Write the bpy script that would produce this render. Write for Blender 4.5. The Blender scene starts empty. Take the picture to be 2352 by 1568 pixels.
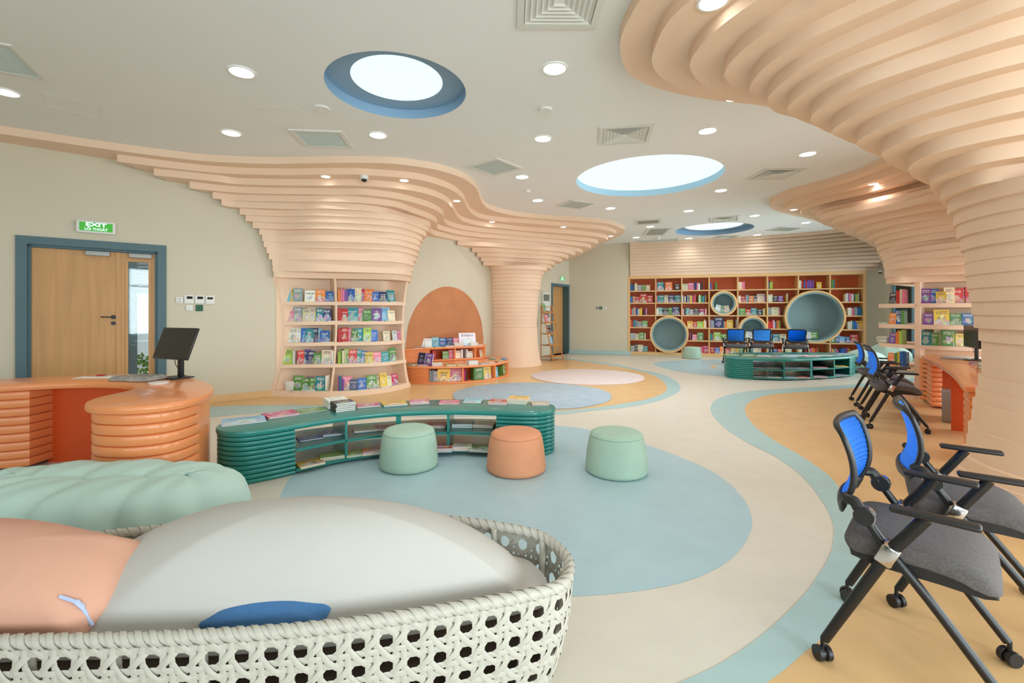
import bpy, bmesh, math, random
from mathutils import Vector, Matrix
from mathutils.geometry import tessellate_polygon
random.seed(11)
S = bpy.context.scene
COL = S.collection
# ---------------------------------------------------------------- camera, world, exposure
F, CX, HY, EYE = 1045.3, 1176.0, 714.0, 1.4          # focal length in pixels, principal x, horizon row, eye height
cam_d = bpy.data.cameras.new('camera'); cam_d.sensor_width = 36.0; cam_d.lens = 16.0
cam_d.shift_y = -(784.0 - HY) / 2352.0; cam_d.clip_start = 0.05; cam_d.clip_end = 200
cam = bpy.data.objects.new('camera', cam_d); COL.objects.link(cam)
cam.location = (0, 0, EYE); cam.rotation_euler = (math.pi / 2, 0, 0)
S.camera = cam
S.view_settings.view_transform = 'Standard'; S.view_settings.look = 'None'
S.view_settings.gamma = 1.0; S.view_settings.use_curve_mapping = False
S.view_settings.exposure = 0.09
S.cycles.max_bounces = 6; S.cycles.diffuse_bounces = 4; S.cycles.glossy_bounces = 3
S.cycles.transparent_max_bounces = 8; S.cycles.sample_clamp_indirect = 6.0
S.cycles.caustics_reflective = False; S.cycles.caustics_refractive = False
wd = bpy.data.worlds.new('world'); S.world = wd; wd.use_nodes = True
nt = wd.node_tree; nt.nodes.clear()
bg = nt.nodes.new('ShaderNodeBackground'); wo = nt.nodes.new('ShaderNodeOutputWorld')
bg.inputs[0].default_value = (0.93, 0.97, 1.0, 1); bg.inputs[1].default_value = 1.1
nt.links.new(bg.outputs[0], wo.inputs[0])
SPOT_W, SKY_W, WIN_W = 21.0, 7.0, 62.0      # watts of a downlight, a ceiling light panel, a window

def area(name, loc, rot, sx, sy, watts, col=(1, 1, 1), shape='RECTANGLE', spread=math.pi):
    d = bpy.data.lights.new(name, 'AREA'); d.shape = shape; d.size = sx
    if shape in ('RECTANGLE', 'ELLIPSE'): d.size_y = sy
    d.energy = watts; d.color = col; d.spread = spread
    o = bpy.data.objects.new(name, d); COL.objects.link(o); o.location = loc; o.rotation_euler = rot
    return o

# ---------------------------------------------------------------- pixel helpers: where a point of the place stands
def P(x, y, z):
    Y = F * (z - EYE) / (HY - y)
    return Vector(((x - CX) / F * Y, Y, z))
def G(x, y): return P(x, y, 0.0)
def D(x, y, Y): return Vector(((x - CX) / F * Y, Y, EYE + (HY - y) / F * Y))
def XY(pts, z): return [Vector((p.x, p.y)) for p in (P(x, y, z) for x, y in pts)]

# ---------------------------------------------------------------- materials
MATS = {}
def lin(c):
    return tuple((v / 12.92 if v <= 0.04045 else ((v + 0.055) / 1.055) ** 2.4) for v in c)
def rgb(r, g, b): return lin((r / 255, g / 255, b / 255))
def mat(name, col, rough=0.6, metal=0.0, spec=0.5, noise=0.0, nscale=8.0, bump=0.0, bscale=60.0, emit=None, estr=0.0, coat=0.0, obj_color=False):
    if name in MATS: return MATS[name]
    m = bpy.data.materials.new(name); m.use_nodes = True
    t = m.node_tree; b = t.nodes['Principled BSDF']
    b.inputs['Base Color'].default_value = (*col, 1); b.inputs['Roughness'].default_value = rough
    b.inputs['Metallic'].default_value = metal; b.inputs['Specular IOR Level'].default_value = spec
    if coat: b.inputs['Coat Weight'].default_value = coat; b.inputs['Coat Roughness'].default_value = 0.08
    if emit: b.inputs['Emission Color'].default_value = (*emit, 1); b.inputs['Emission Strength'].default_value = estr
    tc = t.nodes.new('ShaderNodeTexCoord')
    src = None
    if obj_color:
        oi = t.nodes.new('ShaderNodeObjectInfo'); src = oi.outputs['Color']
        t.links.new(src, b.inputs['Base Color'])
    if noise:
        n = t.nodes.new('ShaderNodeTexNoise'); n.inputs['Scale'].default_value = nscale; n.inputs['Detail'].default_value = 4
        t.links.new(tc.outputs['Object'], n.inputs['Vector'])
        mr = t.nodes.new('ShaderNodeMapRange'); mr.inputs[3].default_value = 1 - noise; mr.inputs[4].default_value = 1 + noise
        mr.inputs[1].default_value = 0.3; mr.inputs[2].default_value = 0.7
        t.links.new(n.outputs['Fac'], mr.inputs[0])
        mx = t.nodes.new('ShaderNodeVectorMath'); mx.operation = 'SCALE'
        if src: t.links.new(src, mx.inputs[0])
        else: mx.inputs[0].default_value = col
        t.links.new(mr.outputs[0], mx.inputs['Scale']); t.links.new(mx.outputs[0], b.inputs['Base Color'])
    if bump:
        n2 = t.nodes.new('ShaderNodeTexNoise'); n2.inputs['Scale'].default_value = bscale; n2.inputs['Detail'].default_value = 3
        t.links.new(tc.outputs['Object'], n2.inputs['Vector'])
        bp = t.nodes.new('ShaderNodeBump'); bp.inputs['Strength'].default_value = bump; bp.inputs['Distance'].default_value = 0.01
        t.links.new(n2.outputs['Fac'], bp.inputs['Height']); t.links.new(bp.outputs[0], b.inputs['Normal'])
    MATS[name] = m
    return m
def wood(name, col, sc=1.0, rough=0.45, axis='Z', amt=0.12):
    if name in MATS: return MATS[name]
    m = mat(name, col, rough)
    t = m.node_tree; b = t.nodes['Principled BSDF']
    tc = t.nodes.new('ShaderNodeTexCoord'); mp = t.nodes.new('ShaderNodeMapping')
    s = {'Z': (14, 14, 0.8), 'X': (0.8, 14, 14), 'Y': (14, 0.8, 14)}[axis]
    mp.inputs['Scale'].default_value = [v * sc for v in s]
    n = t.nodes.new('ShaderNodeTexNoise'); n.inputs['Scale'].default_value = 1.6; n.inputs['Detail'].default_value = 6; n.inputs['Distortion'].default_value = 0.6
    cr = t.nodes.new('ShaderNodeValToRGB')
    cr.color_ramp.elements[0].position = 0.3; cr.color_ramp.elements[1].position = 0.72
    cr.color_ramp.elements[0].color = (*[v * (1 - amt) for v in col], 1); cr.color_ramp.elements[1].color = (*[min(1, v * (1 + amt)) for v in col], 1)
    t.links.new(tc.outputs['Object'], mp.inputs[0]); t.links.new(mp.outputs[0], n.inputs['Vector'])
    t.links.new(n.outputs['Fac'], cr.inputs[0]); t.links.new(cr.outputs[0], b.inputs['Base Color'])
    return m
PEACH = rgb(244, 213, 186)
M_ceil = mat('ceiling_paint', rgb(240, 240, 237), 0.9, noise=0.01, nscale=2)
M_wall = mat('wall_paint', rgb(218, 210, 190), 0.9, noise=0.012, nscale=1.5)
M_peach = mat('peach_paint', PEACH, 0.75, noise=0.012, nscale=3)
M_blueceil = mat('recess_blue', rgb(140, 174, 202), 0.6)
M_lightblue = mat('recess_light_blue', rgb(176, 216, 236), 0.6)
M_floor = mat('vinyl_beige', rgb(224, 217, 203), 0.32, noise=0.03, nscale=5, spec=0.25)
M_fblue = mat('vinyl_blue', rgb(178, 206, 214), 0.32, noise=0.03, nscale=5, spec=0.25)
M_fband = mat('vinyl_band', rgb(176, 204, 204), 0.32, noise=0.04, nscale=5, spec=0.25)
M_forange = mat('vinyl_orange', rgb(226, 186, 134), 0.32, noise=0.05, nscale=4, spec=0.25)
M_frame = mat('door_frame_paint', rgb(82, 112, 122), 0.5)
M_door = wood('door_veneer', rgb(204, 154, 98), 0.8, amt=0.1)
M_case = wood('case_wood', rgb(238, 194, 136), 1.2, axis='X', amt=0.05)
M_caseback = mat('case_back_orange', rgb(232, 122, 80), 0.6)
M_orange = mat('orange_lacquer', rgb(245, 154, 96), 0.28, coat=0.3)
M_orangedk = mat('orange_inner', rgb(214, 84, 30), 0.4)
M_mural = mat('mural_orange', rgb(250, 184, 132), 0.8, noise=0.06, nscale=2.5)
M_green = mat('green_lacquer', rgb(28, 130, 122), 0.3, coat=0.25)
M_white = mat('white_plastic', rgb(235, 236, 232), 0.4)
M_vent = mat('vent_white', rgb(226, 226, 218), 0.5)
M_ventdark = mat('vent_dark', rgb(34, 36, 34), 0.8)
M_frost = mat('panel_frost', rgb(205, 215, 210), 0.5)
M_black = mat('black_plastic', rgb(34, 34, 36), 0.42)
M_blackmetal = mat('black_metal', rgb(26, 26, 28), 0.38, spec=0.5)
M_chrome = mat('chrome', rgb(205, 205, 208), 0.16, metal=1.0)
M_bluemesh = mat('blue_mesh', rgb(64, 166, 255), 0.5)
M_seat = mat('seat_fabric', rgb(104, 100, 100), 0.95, noise=0.22, nscale=140, bump=0.3, bscale=400)
M_minted = mat('mint_fabric', rgb(174, 202, 184), 0.85, noise=0.03, nscale=10, bump=0.12, bscale=240)
M_mintbag = mat('mint_cotton', rgb(196, 224, 214), 0.92, noise=0.02, nscale=6, bump=0.3, bscale=9)
M_coral = mat('coral_fabric', rgb(224, 154, 116), 0.85, noise=0.03, nscale=10, bump=0.12, bscale=240)
M_peachcush = mat('peach_cotton', rgb(226, 172, 148), 0.92, noise=0.02, nscale=6, bump=0.35, bscale=12)
M_cream = mat('cream_cotton', rgb(202, 199, 194), 0.92, noise=0.01, nscale=4, bump=0.15, bscale=14)
M_rattan = mat('rattan_strip', rgb(200, 196, 184), 0.45, noise=0.03, nscale=30)
M_dark = mat('dark_base', rgb(70, 54, 42), 0.7)
M_bluecush = mat('blue_cotton', rgb(72, 120, 172), 0.92, noise=0.06, nscale=60)
M_rugblue = mat('rug_blue', rgb(170, 186, 198), 0.98, noise=0.07, nscale=5, bump=0.4, bscale=60)
M_rugpink = mat('rug_pink', rgb(224, 210, 208), 0.98, noise=0.03, nscale=8, bump=0.4, bscale=60)
M_felt = mat('porthole_felt', rgb(146, 170, 172), 0.95, noise=0.04, nscale=30)
M_feltrim = mat('porthole_rim_felt', rgb(160, 190, 194), 0.9)
M_paper = mat('paper', rgb(238, 236, 228), 0.8)
M_bulb = mat('downlight_glow', (1, 1, 1), 0.5, emit=(1.0, 0.98, 0.93), estr=6.0)
M_skyglow = mat('skylight_glow', (0.1, 0.1, 0.1), 0.5, emit=(0.79, 0.93, 0.96), estr=1.0)
M_exit = mat('exit_green', rgb(60, 160, 50), 0.5, emit=rgb(66, 170, 50), estr=0.45)
M_exitwhite = mat('exit_letters', rgb(235, 245, 255), 0.5, emit=rgb(215, 235, 255), estr=0.8)
M_screen = mat('monitor_back', rgb(44, 42, 40), 0.35)
M_steel = mat('grey_metal', rgb(168, 170, 170), 0.4, metal=0.2)
M_leaf = mat('leaf_green', rgb(86, 140, 60), 0.8, noise=0.3, nscale=9)
M_out = mat('outside_white', rgb(236, 240, 242), 0.9)
M_outgrey = mat('outside_grey', rgb(150, 160, 165), 0.9)
M_pave = mat('paving', rgb(200, 200, 196), 0.9)
M_ladder = wood('ladder_wood', rgb(196, 130, 66), 2.0)
M_beige = mat('beige_board', rgb(220, 196, 160), 0.8)
def glassmat():
    m = bpy.data.materials.new('pane_glass'); m.use_nodes = True; t = m.node_tree; t.nodes.clear()
    o = t.nodes.new('ShaderNodeOutputMaterial'); a = t.nodes.new('ShaderNodeBsdfTransparent'); g = t.nodes.new('ShaderNodeBsdfGlossy')
    a.inputs[0].default_value = (0.9, 0.95, 0.95, 1); g.inputs['Roughness'].default_value = 0.03
    fr = t.nodes.new('ShaderNodeFresnel'); fr.inputs[0].default_value = 1.5; x = t.nodes.new('ShaderNodeMixShader')
    t.links.new(fr.outputs[0], x.inputs[0]); t.links.new(a.outputs[0], x.inputs[1]); t.links.new(g.outputs[0], x.inputs[2])
    t.links.new(x.outputs[0], o.inputs[0]); return m
M_glass = glassmat()

# ---------------------------------------------------------------- mesh helpers
def obj(name, bm, mats, parent=None, smooth=32, loc=None, kind=None):
    """link a bmesh as ONE mesh object"""
    if not isinstance(mats, (list, tuple)): mats = [mats]
    bm.normal_update()
    a = math.radians(smooth) if smooth else 0
    if smooth:
        for f in bm.faces: f.smooth = True
        for e in bm.edges:
            if len(e.link_faces) == 2:
                try: e.smooth = e.calc_face_angle() < a
                except ValueError: e.smooth = False
            else: e.smooth = False
    me = bpy.data.meshes.new(name); bm.to_mesh(me); bm.free()
    for m in mats: me.materials.append(m)
    o = bpy.data.objects.new(name, me); COL.objects.link(o)
    if parent: o.parent = parent
    if loc is not None: o.location = loc
    if kind: o['kind'] = kind
    return o
def empty(name, loc=(0, 0, 0), rz=0.0):
    o = bpy.data.objects.new(name, None); COL.objects.link(o); o.location = loc; o.rotation_euler = (0, 0, rz)
    o.empty_display_size = 0.1
    return o
def tag(o, label, cat, group=None):
    o['label'] = label; o['category'] = cat
    if group: o['group'] = group
    return o
def dup(root):
    r = root.copy(); COL.objects.link(r)
    for ch in list(root.children):
        c = ch.copy(); COL.objects.link(c); c.parent = r
        for g in list(ch.children):
            d = g.copy(); COL.objects.link(d); d.parent = c
    return r
def BM(): return bmesh.new()
def box(bm, x0, x1, y0, y1, z0, z1, mi=0, M=None):
    vs = [bm.verts.new((x, y, z)) for z in (z0, z1) for y in (y0, y1) for x in (x0, x1)]
    if M is not None:
        for v in vs: v.co = M @ v.co
    fs = []
    for q in ((0, 2, 3, 1), (4, 5, 7, 6), (0, 1, 5, 4), (2, 6, 7, 3), (0, 4, 6, 2), (1, 3, 7, 5)):
        f = bm.faces.new([vs[i] for i in q]); f.material_index = mi; fs.append(f)
    return vs
def bbox_bev(bm, x0, x1, y0, y1, z0, z1, r, mi=0, M=None, seg=2):
    """a rounded box: made in its own bmesh, bevelled, then merged in"""
    b2 = bmesh.new(); box(b2, x0, x1, y0, y1, z0, z1)
    bmesh.ops.bevel(b2, geom=list(b2.edges), offset=r, segments=seg, affect='EDGES', profile=0.5)
    mp = {}
    for v in b2.verts: mp[v] = bm.verts.new(M @ v.co if M is not None else v.co)
    for f in b2.faces:
        nf = bm.faces.new([mp[v] for v in f.verts]); nf.material_index = mi
    b2.free()
def loft(bm, rings, caps=True, mi=0, closed=True, capmi=None):
    """rings of equal length -> skin"""
    R = [[bm.verts.new(p) for p in r] for r in rings]
    n = len(R[0])
    for a, b in zip(R, R[1:]):
        for i in range(n if closed else n - 1):
            j = (i + 1) % n
            try:
                f = bm.faces.new((a[i], a[j], b[j], b[i])); f.material_index = mi
            except ValueError: pass
    if caps and closed:
        for r in (R[0][::-1], R[-1]):
            f = bm.faces.new(r); f.material_index = mi if capmi is None else capmi
    return R
def prism(bm, pts, z0, z1, mi=0):
    """outline (list of 2D points, any winding) -> slab between z0 and z1"""
    ar = sum(pts[i][0] * pts[(i + 1) % len(pts)][1] - pts[(i + 1) % len(pts)][0] * pts[i][1] for i in range(len(pts)))
    if ar < 0: pts = pts[::-1]
    loft(bm, [[(p[0], p[1], z0) for p in pts], [(p[0], p[1], z1) for p in pts]], mi=mi)
def tube(bm, pts, r, n=10, mi=0, caps=True):
    pts = [Vector(p) for p in pts]; rs = r if isinstance(r, (list, tuple)) else [r] * len(pts)
    rings = []; up = None
    for i, p in enumerate(pts):
        d = (pts[min(i + 1, len(pts) - 1)] - pts[max(i - 1, 0)]).normalized()
        if up is None: up = Vector((0, 0, 1)) if abs(d.z) < 0.9 else Vector((1, 0, 0))
        s = d.cross(up).normalized(); up = s.cross(d).normalized()
        rings.append([p + (s * math.cos(2 * math.pi * k / n) + up * math.sin(2 * math.pi * k / n)) * rs[i] for k in range(n)])
    loft(bm, [list(reversed(x)) for x in rings], caps, mi)
def cyl(bm, c, r, h, n=24, mi=0, axis='z', r2=None):
    r2 = r if r2 is None else r2; c = Vector(c); R = []
    for rr, t in ((r, 0), (r2, h)):
        ring = []
        for k in range(n):
            a = 2 * math.pi * k / n; u, v = rr * math.cos(a), rr * math.sin(a)
            ring.append(c + (Vector((u, v, t)) if axis == 'z' else Vector((t, u, v)) if axis == 'x' else Vector((v, t, u))))
        R.append(ring)
    loft(bm, R, mi=mi)
def catmull(pts, n=8, closed=False):
    pts = [Vector(p) for p in pts]; out = []; N = len(pts)
    rng = range(N) if closed else range(N - 1)
    for i in rng:
        if closed: p0, p1, p2, p3 = pts[i - 1], pts[i], pts[(i + 1) % N], pts[(i + 2) % N]
        else: p0, p1, p2, p3 = pts[max(i - 1, 0)], pts[i], pts[i + 1], pts[min(i + 2, N - 1)]
        # centripetal-like damping through chord lengths
        d1 = (p2 - p1).length; m1 = (p2 - p0) * (d1 / max(1e-6, (p1 - p0).length + d1)); m2 = (p3 - p1) * (d1 / max(1e-6, (p3 - p2).length + d1))
        if p0 == p1: m1 = (p2 - p1)
        if p3 == p2: m2 = (p2 - p1)
        for k in range(n):
            t = k / n; t2, t3 = t * t, t * t * t
            out.append(p1 * (2 * t3 - 3 * t2 + 1) + m1 * (t3 - 2 * t2 + t) + p2 * (-2 * t3 + 3 * t2) + m2 * (t3 - t2))
    if not closed: out.append(pts[-1])
    return out
class Path:
    def __init__(s, pts):
        s.p = [Vector((p[0], p[1])) for p in pts]; s.d = [0.0]
        for a, b in zip(s.p, s.p[1:]): s.d.append(s.d[-1] + (b - a).length)
        s.L = s.d[-1]
    def at(s, t):
        """point and tangent at arc length t"""
        t = min(max(t, 0), s.L - 1e-6)
        for i in range(len(s.p) - 1):
            if s.d[i + 1] >= t: break
        a, b = s.p[i], s.p[i + 1]; l = max(1e-9, s.d[i + 1] - s.d[i])
        return a + (b - a) * ((t - s.d[i]) / l), (b - a).normalized()
    def sample(s, n): return [s.at(s.L * k / (n - 1))[0] for k in range(n)]
    def offset(s, d, n=None):
        """points shifted to the left of travel by d"""
        n = n or len(s.p); out = []
        for k in range(n):
            t = s.L * k / (n - 1)
            a = s.at(t - 0.05)[0]; b = s.at(t + 0.05)[0]; p = s.at(t)[0]; g = (b - a).normalized()
            out.append(p + Vector((-g.y, g.x)) * d)
        return Path(out)
    def ray(s, u):
        """arc length at which the path crosses the sight line of column u"""
        k = (u - CX) / F; best = None
        for i in range(len(s.p) - 1):
            a, b = s.p[i], s.p[i + 1]; fa, fb = a.x - k * a.y, b.x - k * b.y
            if fa * fb <= 0 and fa != fb:
                return s.d[i] + (s.d[i + 1] - s.d[i]) * fa / (fa - fb)
        return 0.0
def RZ(a): return Matrix.Rotation(a, 4, 'Z')
def T(x, y, z): return Matrix.Translation((x, y, z))
CEIL = 3.58; TH = 0.096
def zl(k): return CEIL - TH * k
# ================================================================= THE SETTING
LW0, LW1 = Vector((-8.5, 3.87)), Vector((-3.97, 7.49))
WALLP = catmull([LW1, (-2.75, 8.62), (-1.5, 10.2), (0.0, 12.4)], 8)
FD0, FD1 = Vector((0.0, 12.4)), Vector((1.89, 15.1))
FC1 = Vector((3.72, 14.62))
BC0, BC1 = Vector((3.79, 14.6)), Vector((9.79, 12.68))
RC = Vector((10.25, 12.53)); R1 = Vector((8.75, 8.0)); R2 = Vector((7.3, 4.0)); R3 = Vector((6.3, -4.0)); BK = Vector((-8.5, -4.0))

def panel(name, p0, p1, z0, z1, holes=(), th=0.18, m=M_wall, mh=None):
    """a straight wall from p0 to p1 (room on the right of travel), with rectangular openings (t0, t1, za, zb)"""
    p0, p1 = Vector(p0), Vector(p1); d = (p1 - p0); L = d.length; d.normalize(); nrm = Vector((-d.y, d.x))
    bm = BM()
    def W(t, z, o): q = p0 + d * t + nrm * o; return Vector((q.x, q.y, z))
    cuts = sorted({0.0, L} | {v for h in holes for v in h[:2]})
    for o in (0, th):
        for t0, t1 in zip(cuts, cuts[1:]):
            zs = [(z0, z1)]
            for a, b, c, e in holes:
                if a <= (t0 + t1) / 2 <= b: zs = [(z0, c), (e, z1)]
            for za, zb in zs:
                if zb - za > 1e-4: bm.faces.new([bm.verts.new(W(*q, o)) for q in ((t0, za), (t1, za), (t1, zb), (t0, zb))])
    loops = [[(0, z0), (L, z0), (L, z1), (0, z1)]] + [[(a, c), (a, e), (b, e), (b, c)] for a, b, c, e in holes]
    for l in loops:
        for i in range(len(l)):
            a, b = l[i], l[(i + 1) % len(l)]
            bm.faces.new([bm.verts.new(W(*a, 0)), bm.verts.new(W(*b, 0)), bm.verts.new(W(*b, th)), bm.verts.new(W(*a, th))])
    bmesh.ops.remove_doubles(bm, verts=bm.verts, dist=1e-5); bmesh.ops.recalc_face_normals(bm, faces=bm.faces)
    o = obj(name, bm, m, smooth=0, kind='structure')
    return o, (lambda t, z, off=0.0: W(t, z, off)), d, nrm

# left wall with the double door
LD = (LW1 - LW0).normalized(); LL = (LW1 - LW0).length
def lt(u):
    k = (u - CX) / F; a = LW0; return (k * a.y - a.x) / (LD.x - k * LD.y)
dt0, dt1 = lt(36), lt(382)
wl, WL, ld, ln = panel('wall_left', LW0, LW1, 0, CEIL, [(dt0 + 0.02, dt1 - 0.02, 0.0, 2.33)])
# curved wall behind the two columns
bm = BM(); th = 0.15
wp = Path(WALLP); back = wp.offset(th, len(WALLP)).p
ring = [(p.x, p.y) for p in WALLP] + [(p.x, p.y) for p in back[::-1]]
prism(bm, ring, 0, CEIL); obj('wall_back', bm, M_wall, smooth=40, kind='structure')
# straight wall with the far door
FDD = (FD1 - FD0).normalized()
def ft(u):
    k = (u - CX) / F; a = FD0; return (k * a.y - a.x) / (FDD.x - k * FDD.y)
ft0, ft1 = ft(1266), ft(1307.5)
wf, WF, fdd, fn = panel('wall_far_left', FD0, FD1, 0, CEIL, [(ft0 + 0.02, ft1 - 0.02, 0, 2.25)], th=0.45)
panel('wall_far', FD1, FC1 + (FC1 - FD1).normalized() * 0.03, 0, CEIL)
bd = (BC1 - BC0).normalized(); bn = Vector((-bd.y, bd.x))
panel('wall_bookcase', BC0 + bn * 0.42 - bd * 0.1, BC1 + bn * 0.42 + bd * 0.05, 0, CEIL)
panel('wall_corner', BC1 + bd * 0.02, RC, 0, CEIL, th=0.45)
# right wall, mostly windows
win_specs = []
for i, (a, b) in enumerate(((RC, R1), (R1, R2), (R2, R3))):
    L = (b - a).length; hs = []
    n = max(2, round((L - 0.4) / 1.9)); w = (L - 0.5) / n
    for k in range(n): hs.append((0.32 + k * w, 0.32 + k * w + w - 0.16, 0.25, 2.85))
    o, Wf, dd, nn = panel('wall_right', a, b, 0, CEIL, hs)
    for h in hs: win_specs.append((Wf, h, dd, nn))
# unseen wall behind the camera, its windows added to give light
hs = [(0.8 + k * 3.5, 3.8 + k * 3.5, 0.5, 3.0) for k in range(4)]
o, Wf, dd, nn = panel('wall_rear', R3, BK, 0, CEIL, hs)
for h in hs: win_specs.append((Wf, h, dd, nn))
panel('wall_side', BK, LW0, 0, CEIL)
for i, (Wf, h, dd, nn) in enumerate(win_specs):
    e = empty('window_%d' % (i + 1)); e['kind'] = 'structure'
    t0, t1, a, b = h
    bm = BM(); ang = math.atan2(dd.y, dd.x); base = Wf(t0, a, 0.06); M = T(*base) @ RZ(ang); w, hh = t1 - t0, b - a
    for x0, x1, z0, z1 in ((0, 0.06, 0, hh), (w - 0.06, w, 0, hh), (0, w, 0, 0.06), (0, w, hh - 0.06, hh), (w / 2 - 0.03, w / 2 + 0.03, 0, hh), (0, w, hh * 0.72, hh * 0.72 + 0.05)):
        box(bm, x0, x1, 0, 0.07, z0, z1, M=M)
    obj('window_frame', bm, M_frame, e, smooth=0)
    bm = BM(); box(bm, 0.04, w - 0.04, 0.03, 0.036, 0.04, hh - 0.04, M=M); obj('window_pane', bm, M_glass, e, smooth=0)
    c = Wf((t0 + t1) / 2, (a + b) / 2, 0.3)
    area('window_daylight', c, (math.pi / 2, 0, ang + math.pi), w, hh, WIN_W * w * hh / 4.5 * ((4.0, 1.6, 0.6, 0.6)[i - len(win_specs) + 4] if i >= len(win_specs) - 4 else 2.1), (0.95, 0.965, 1.0))  # area lamp outside each window; rear ones weighted to brighten the foreground
# ceiling with three round recesses
def circ(cx, cy, r, n=64): return [Vector((cx + r * math.cos(2 * math.pi * k / n), cy + r * math.sin(2 * math.pi * k / n))) for k in range(n)]
SKY = [(-1.13, 4.49, 0.672, 0.44, 0.10), (2.23, 7.5, 1.16, 1.158, 0.115), (5.40, 12.2, 0.97, 0.72, 0.12)]
room = [BK, R3, R2, R1, RC, BC1 + bn * 0.5, BC0 + bn * 0.5, FD1 + Vector((0, 0.3)), FD0 + Vector((-0.2, 0.1))] + [p + Vector((-0.12, 0.1)) for p in WALLP[::-1]] + [LW0 + Vector((-0.1, 0.1))]
bm = BM()
loops = [[Vector((p.x, p.y, 0)) for p in room]] + [[Vector((p.x, p.y, 0)) for p in circ(a, b, r)] for a, b, r, _, _ in SKY]
vs = [bm.verts.new((q.x, q.y, CEIL)) for l in loops for q in l]
for t in tessellate_polygon(loops):
    try: bm.faces.new([vs[i] for i in t])
    except ValueError: pass
ret = bmesh.ops.recalc_face_normals(bm, faces=bm.faces)
for f in bm.faces:
    if f.normal.z > 0: f.normal_flip()
# upper skin of the slab, so that it is a closed thing from outside too
prism(bm, [(p.x, p.y) for p in room], CEIL + 0.3, CEIL + 0.4)
obj('ceiling', bm, M_ceil, smooth=0, kind='structure')
names = ('round ceiling light in a wide dark blue recess, nearest of the three', 'widest round ceiling light with a pale blue recess edge, in the middle of the room', 'round ceiling light in a blue recess, the farthest one, in front of the bookcase wall')
for i, (cx, cy, r, ri, dp) in enumerate(SKY):
    e = empty('round_ceiling_light', (cx, cy, CEIL)); tag(e, names[i], 'ceiling light')
    bm = BM(); n = 72; m = M_lightblue if i == 1 else M_blueceil
    R0 = [(r * math.cos(2 * math.pi * k / n), r * math.sin(2 * math.pi * k / n)) for k in range(n)]
    loft(bm, [[(x, y, 0) for x, y in R0], [(x, y, dp) for x, y in R0]], caps=False)
    q = ri / r
    if ri < r - 0.01: loft(bm, [[(x, y, dp) for x, y in R0], [(x * q, y * q, dp) for x, y in R0]], caps=False)
    for f in bm.faces: f.normal_flip()
    obj('recess', bm, m, e)
    bm = BM(); cyl(bm, (0, 0, dp - 0.004), ri, 0.01, 72); obj('light_panel', bm, M_skyglow, e)
    area('round_light', (cx, cy, CEIL + dp - 0.02), (0, 0, 0), ri * 1.8, 0, SKY_W * ri * ri * 3.14, (0.92, 0.97, 1.0), 'DISK', 2.1)
# ---- floor: one vinyl floor with coloured fields
def blob(px, n=8): return [Vector((p.x, p.y)) for p in catmull([(*G(x, y).to_2d(),) for x, y in px], n, True)]
bm = BM()
prism(bm, [(p.x, p.y) for p in room], -0.12, 0)
def field(pts, z, mi):
    ar = sum(pts[i][0] * pts[(i + 1) % len(pts)][1] - pts[(i + 1) % len(pts)][0] * pts[i][1] for i in range(len(pts)))
    if ar < 0: pts = pts[::-1]
    vs = [bm.verts.new((p[0], p[1], z)) for p in pts]; loops = [[Vector((p[0], p[1], 0)) for p in pts]]
    for t in tessellate_polygon(loops):
        f = bm.faces.new([vs[i] for i in t]); f.material_index = mi
        f.normal_update()
        if f.normal.z < 0: f.normal_flip()
BLUE = [(642, 1150), (650, 1125), (675, 1090), (735, 1060), (801, 1035), (860, 1008), (950, 987), (1100, 974), (1274, 977), (1345, 985), (1450, 1010), (1550, 1045), (1640, 1085), (1700, 1135), (1727, 1190), (1715, 1240), (1670, 1290), (1590, 1330), (1480, 1355), (1310, 1370), (1100, 1372), (900, 1350), (740, 1290), (655, 1210)]
field(blob(BLUE), 0.0012, 1)
FARB = [(1502, 837), (1515, 831), (1550, 828), (1661, 825), (1800, 824), (1920, 828), (1985, 838), (2000, 850), (1960, 860), (1850, 868), (1740, 868), (1661, 864), (1600, 859), (1545, 850)]
field(blob(FARB), 0.0012, 1)
rg = [G(x, y) for x, y in ((1632, 841), (1650, 836.5), (1700, 834), (1850, 834), (1930, 840), (1930, 846), (1850, 852), (1720, 851), (1650, 846))]
ro = blob([(1632, 841), (1650, 836.5), (1700, 834), (1850, 834), (1930, 840), (1930, 846), (1850, 852), (1720, 851), (1650, 846)])
cen = sum(ro, Vector((0, 0))) / len(ro)
field(ro, 0.0018, 3); field([cen + (p - cen) * 0.93 for p in ro], 0.0024, 1)
# right-hand S band and the orange field beyond it
inner = [(1500, 1592), (1560, 1568), (1660, 1520), (1760, 1450), (1840, 1373), (1882, 1317), (1910, 1262), (1914, 1207), (1891, 1155), (1840, 1092), (1780, 1048), (1720, 1018), (1668, 985), (1636, 952), (1633, 932), (1650, 915), (1700, 901), (1790, 893), (1880, 888), (1995, 879), (2120, 866)]
outer = [(1700, 1605), (1750, 1575), (1800, 1540), (1840, 1505), (1882, 1471), (1925, 1428), (1968, 1360), (1985, 1283), (1972, 1190), (1938, 1134), (1904, 1092), (1840, 1047), (1785, 1015), (1735, 980), (1712, 947), (1714, 930), (1735, 916), (1780, 905), (1880, 898), (1990, 888), (2130, 874)]
li = catmull([G(*p).to_2d() for p in inner], 5); lo = catmull([G(*p).to_2d() for p in outer], 5)
field([tuple(p) for p in li] + [tuple(p) for p in lo[::-1]], 0.0016, 2)
field([tuple(p) for p in lo] + [(R1.x, lo[-1].y), tuple(R2), (R3.x, 0.2), (1.2, 0.2)], 0.0012, 3)
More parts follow.
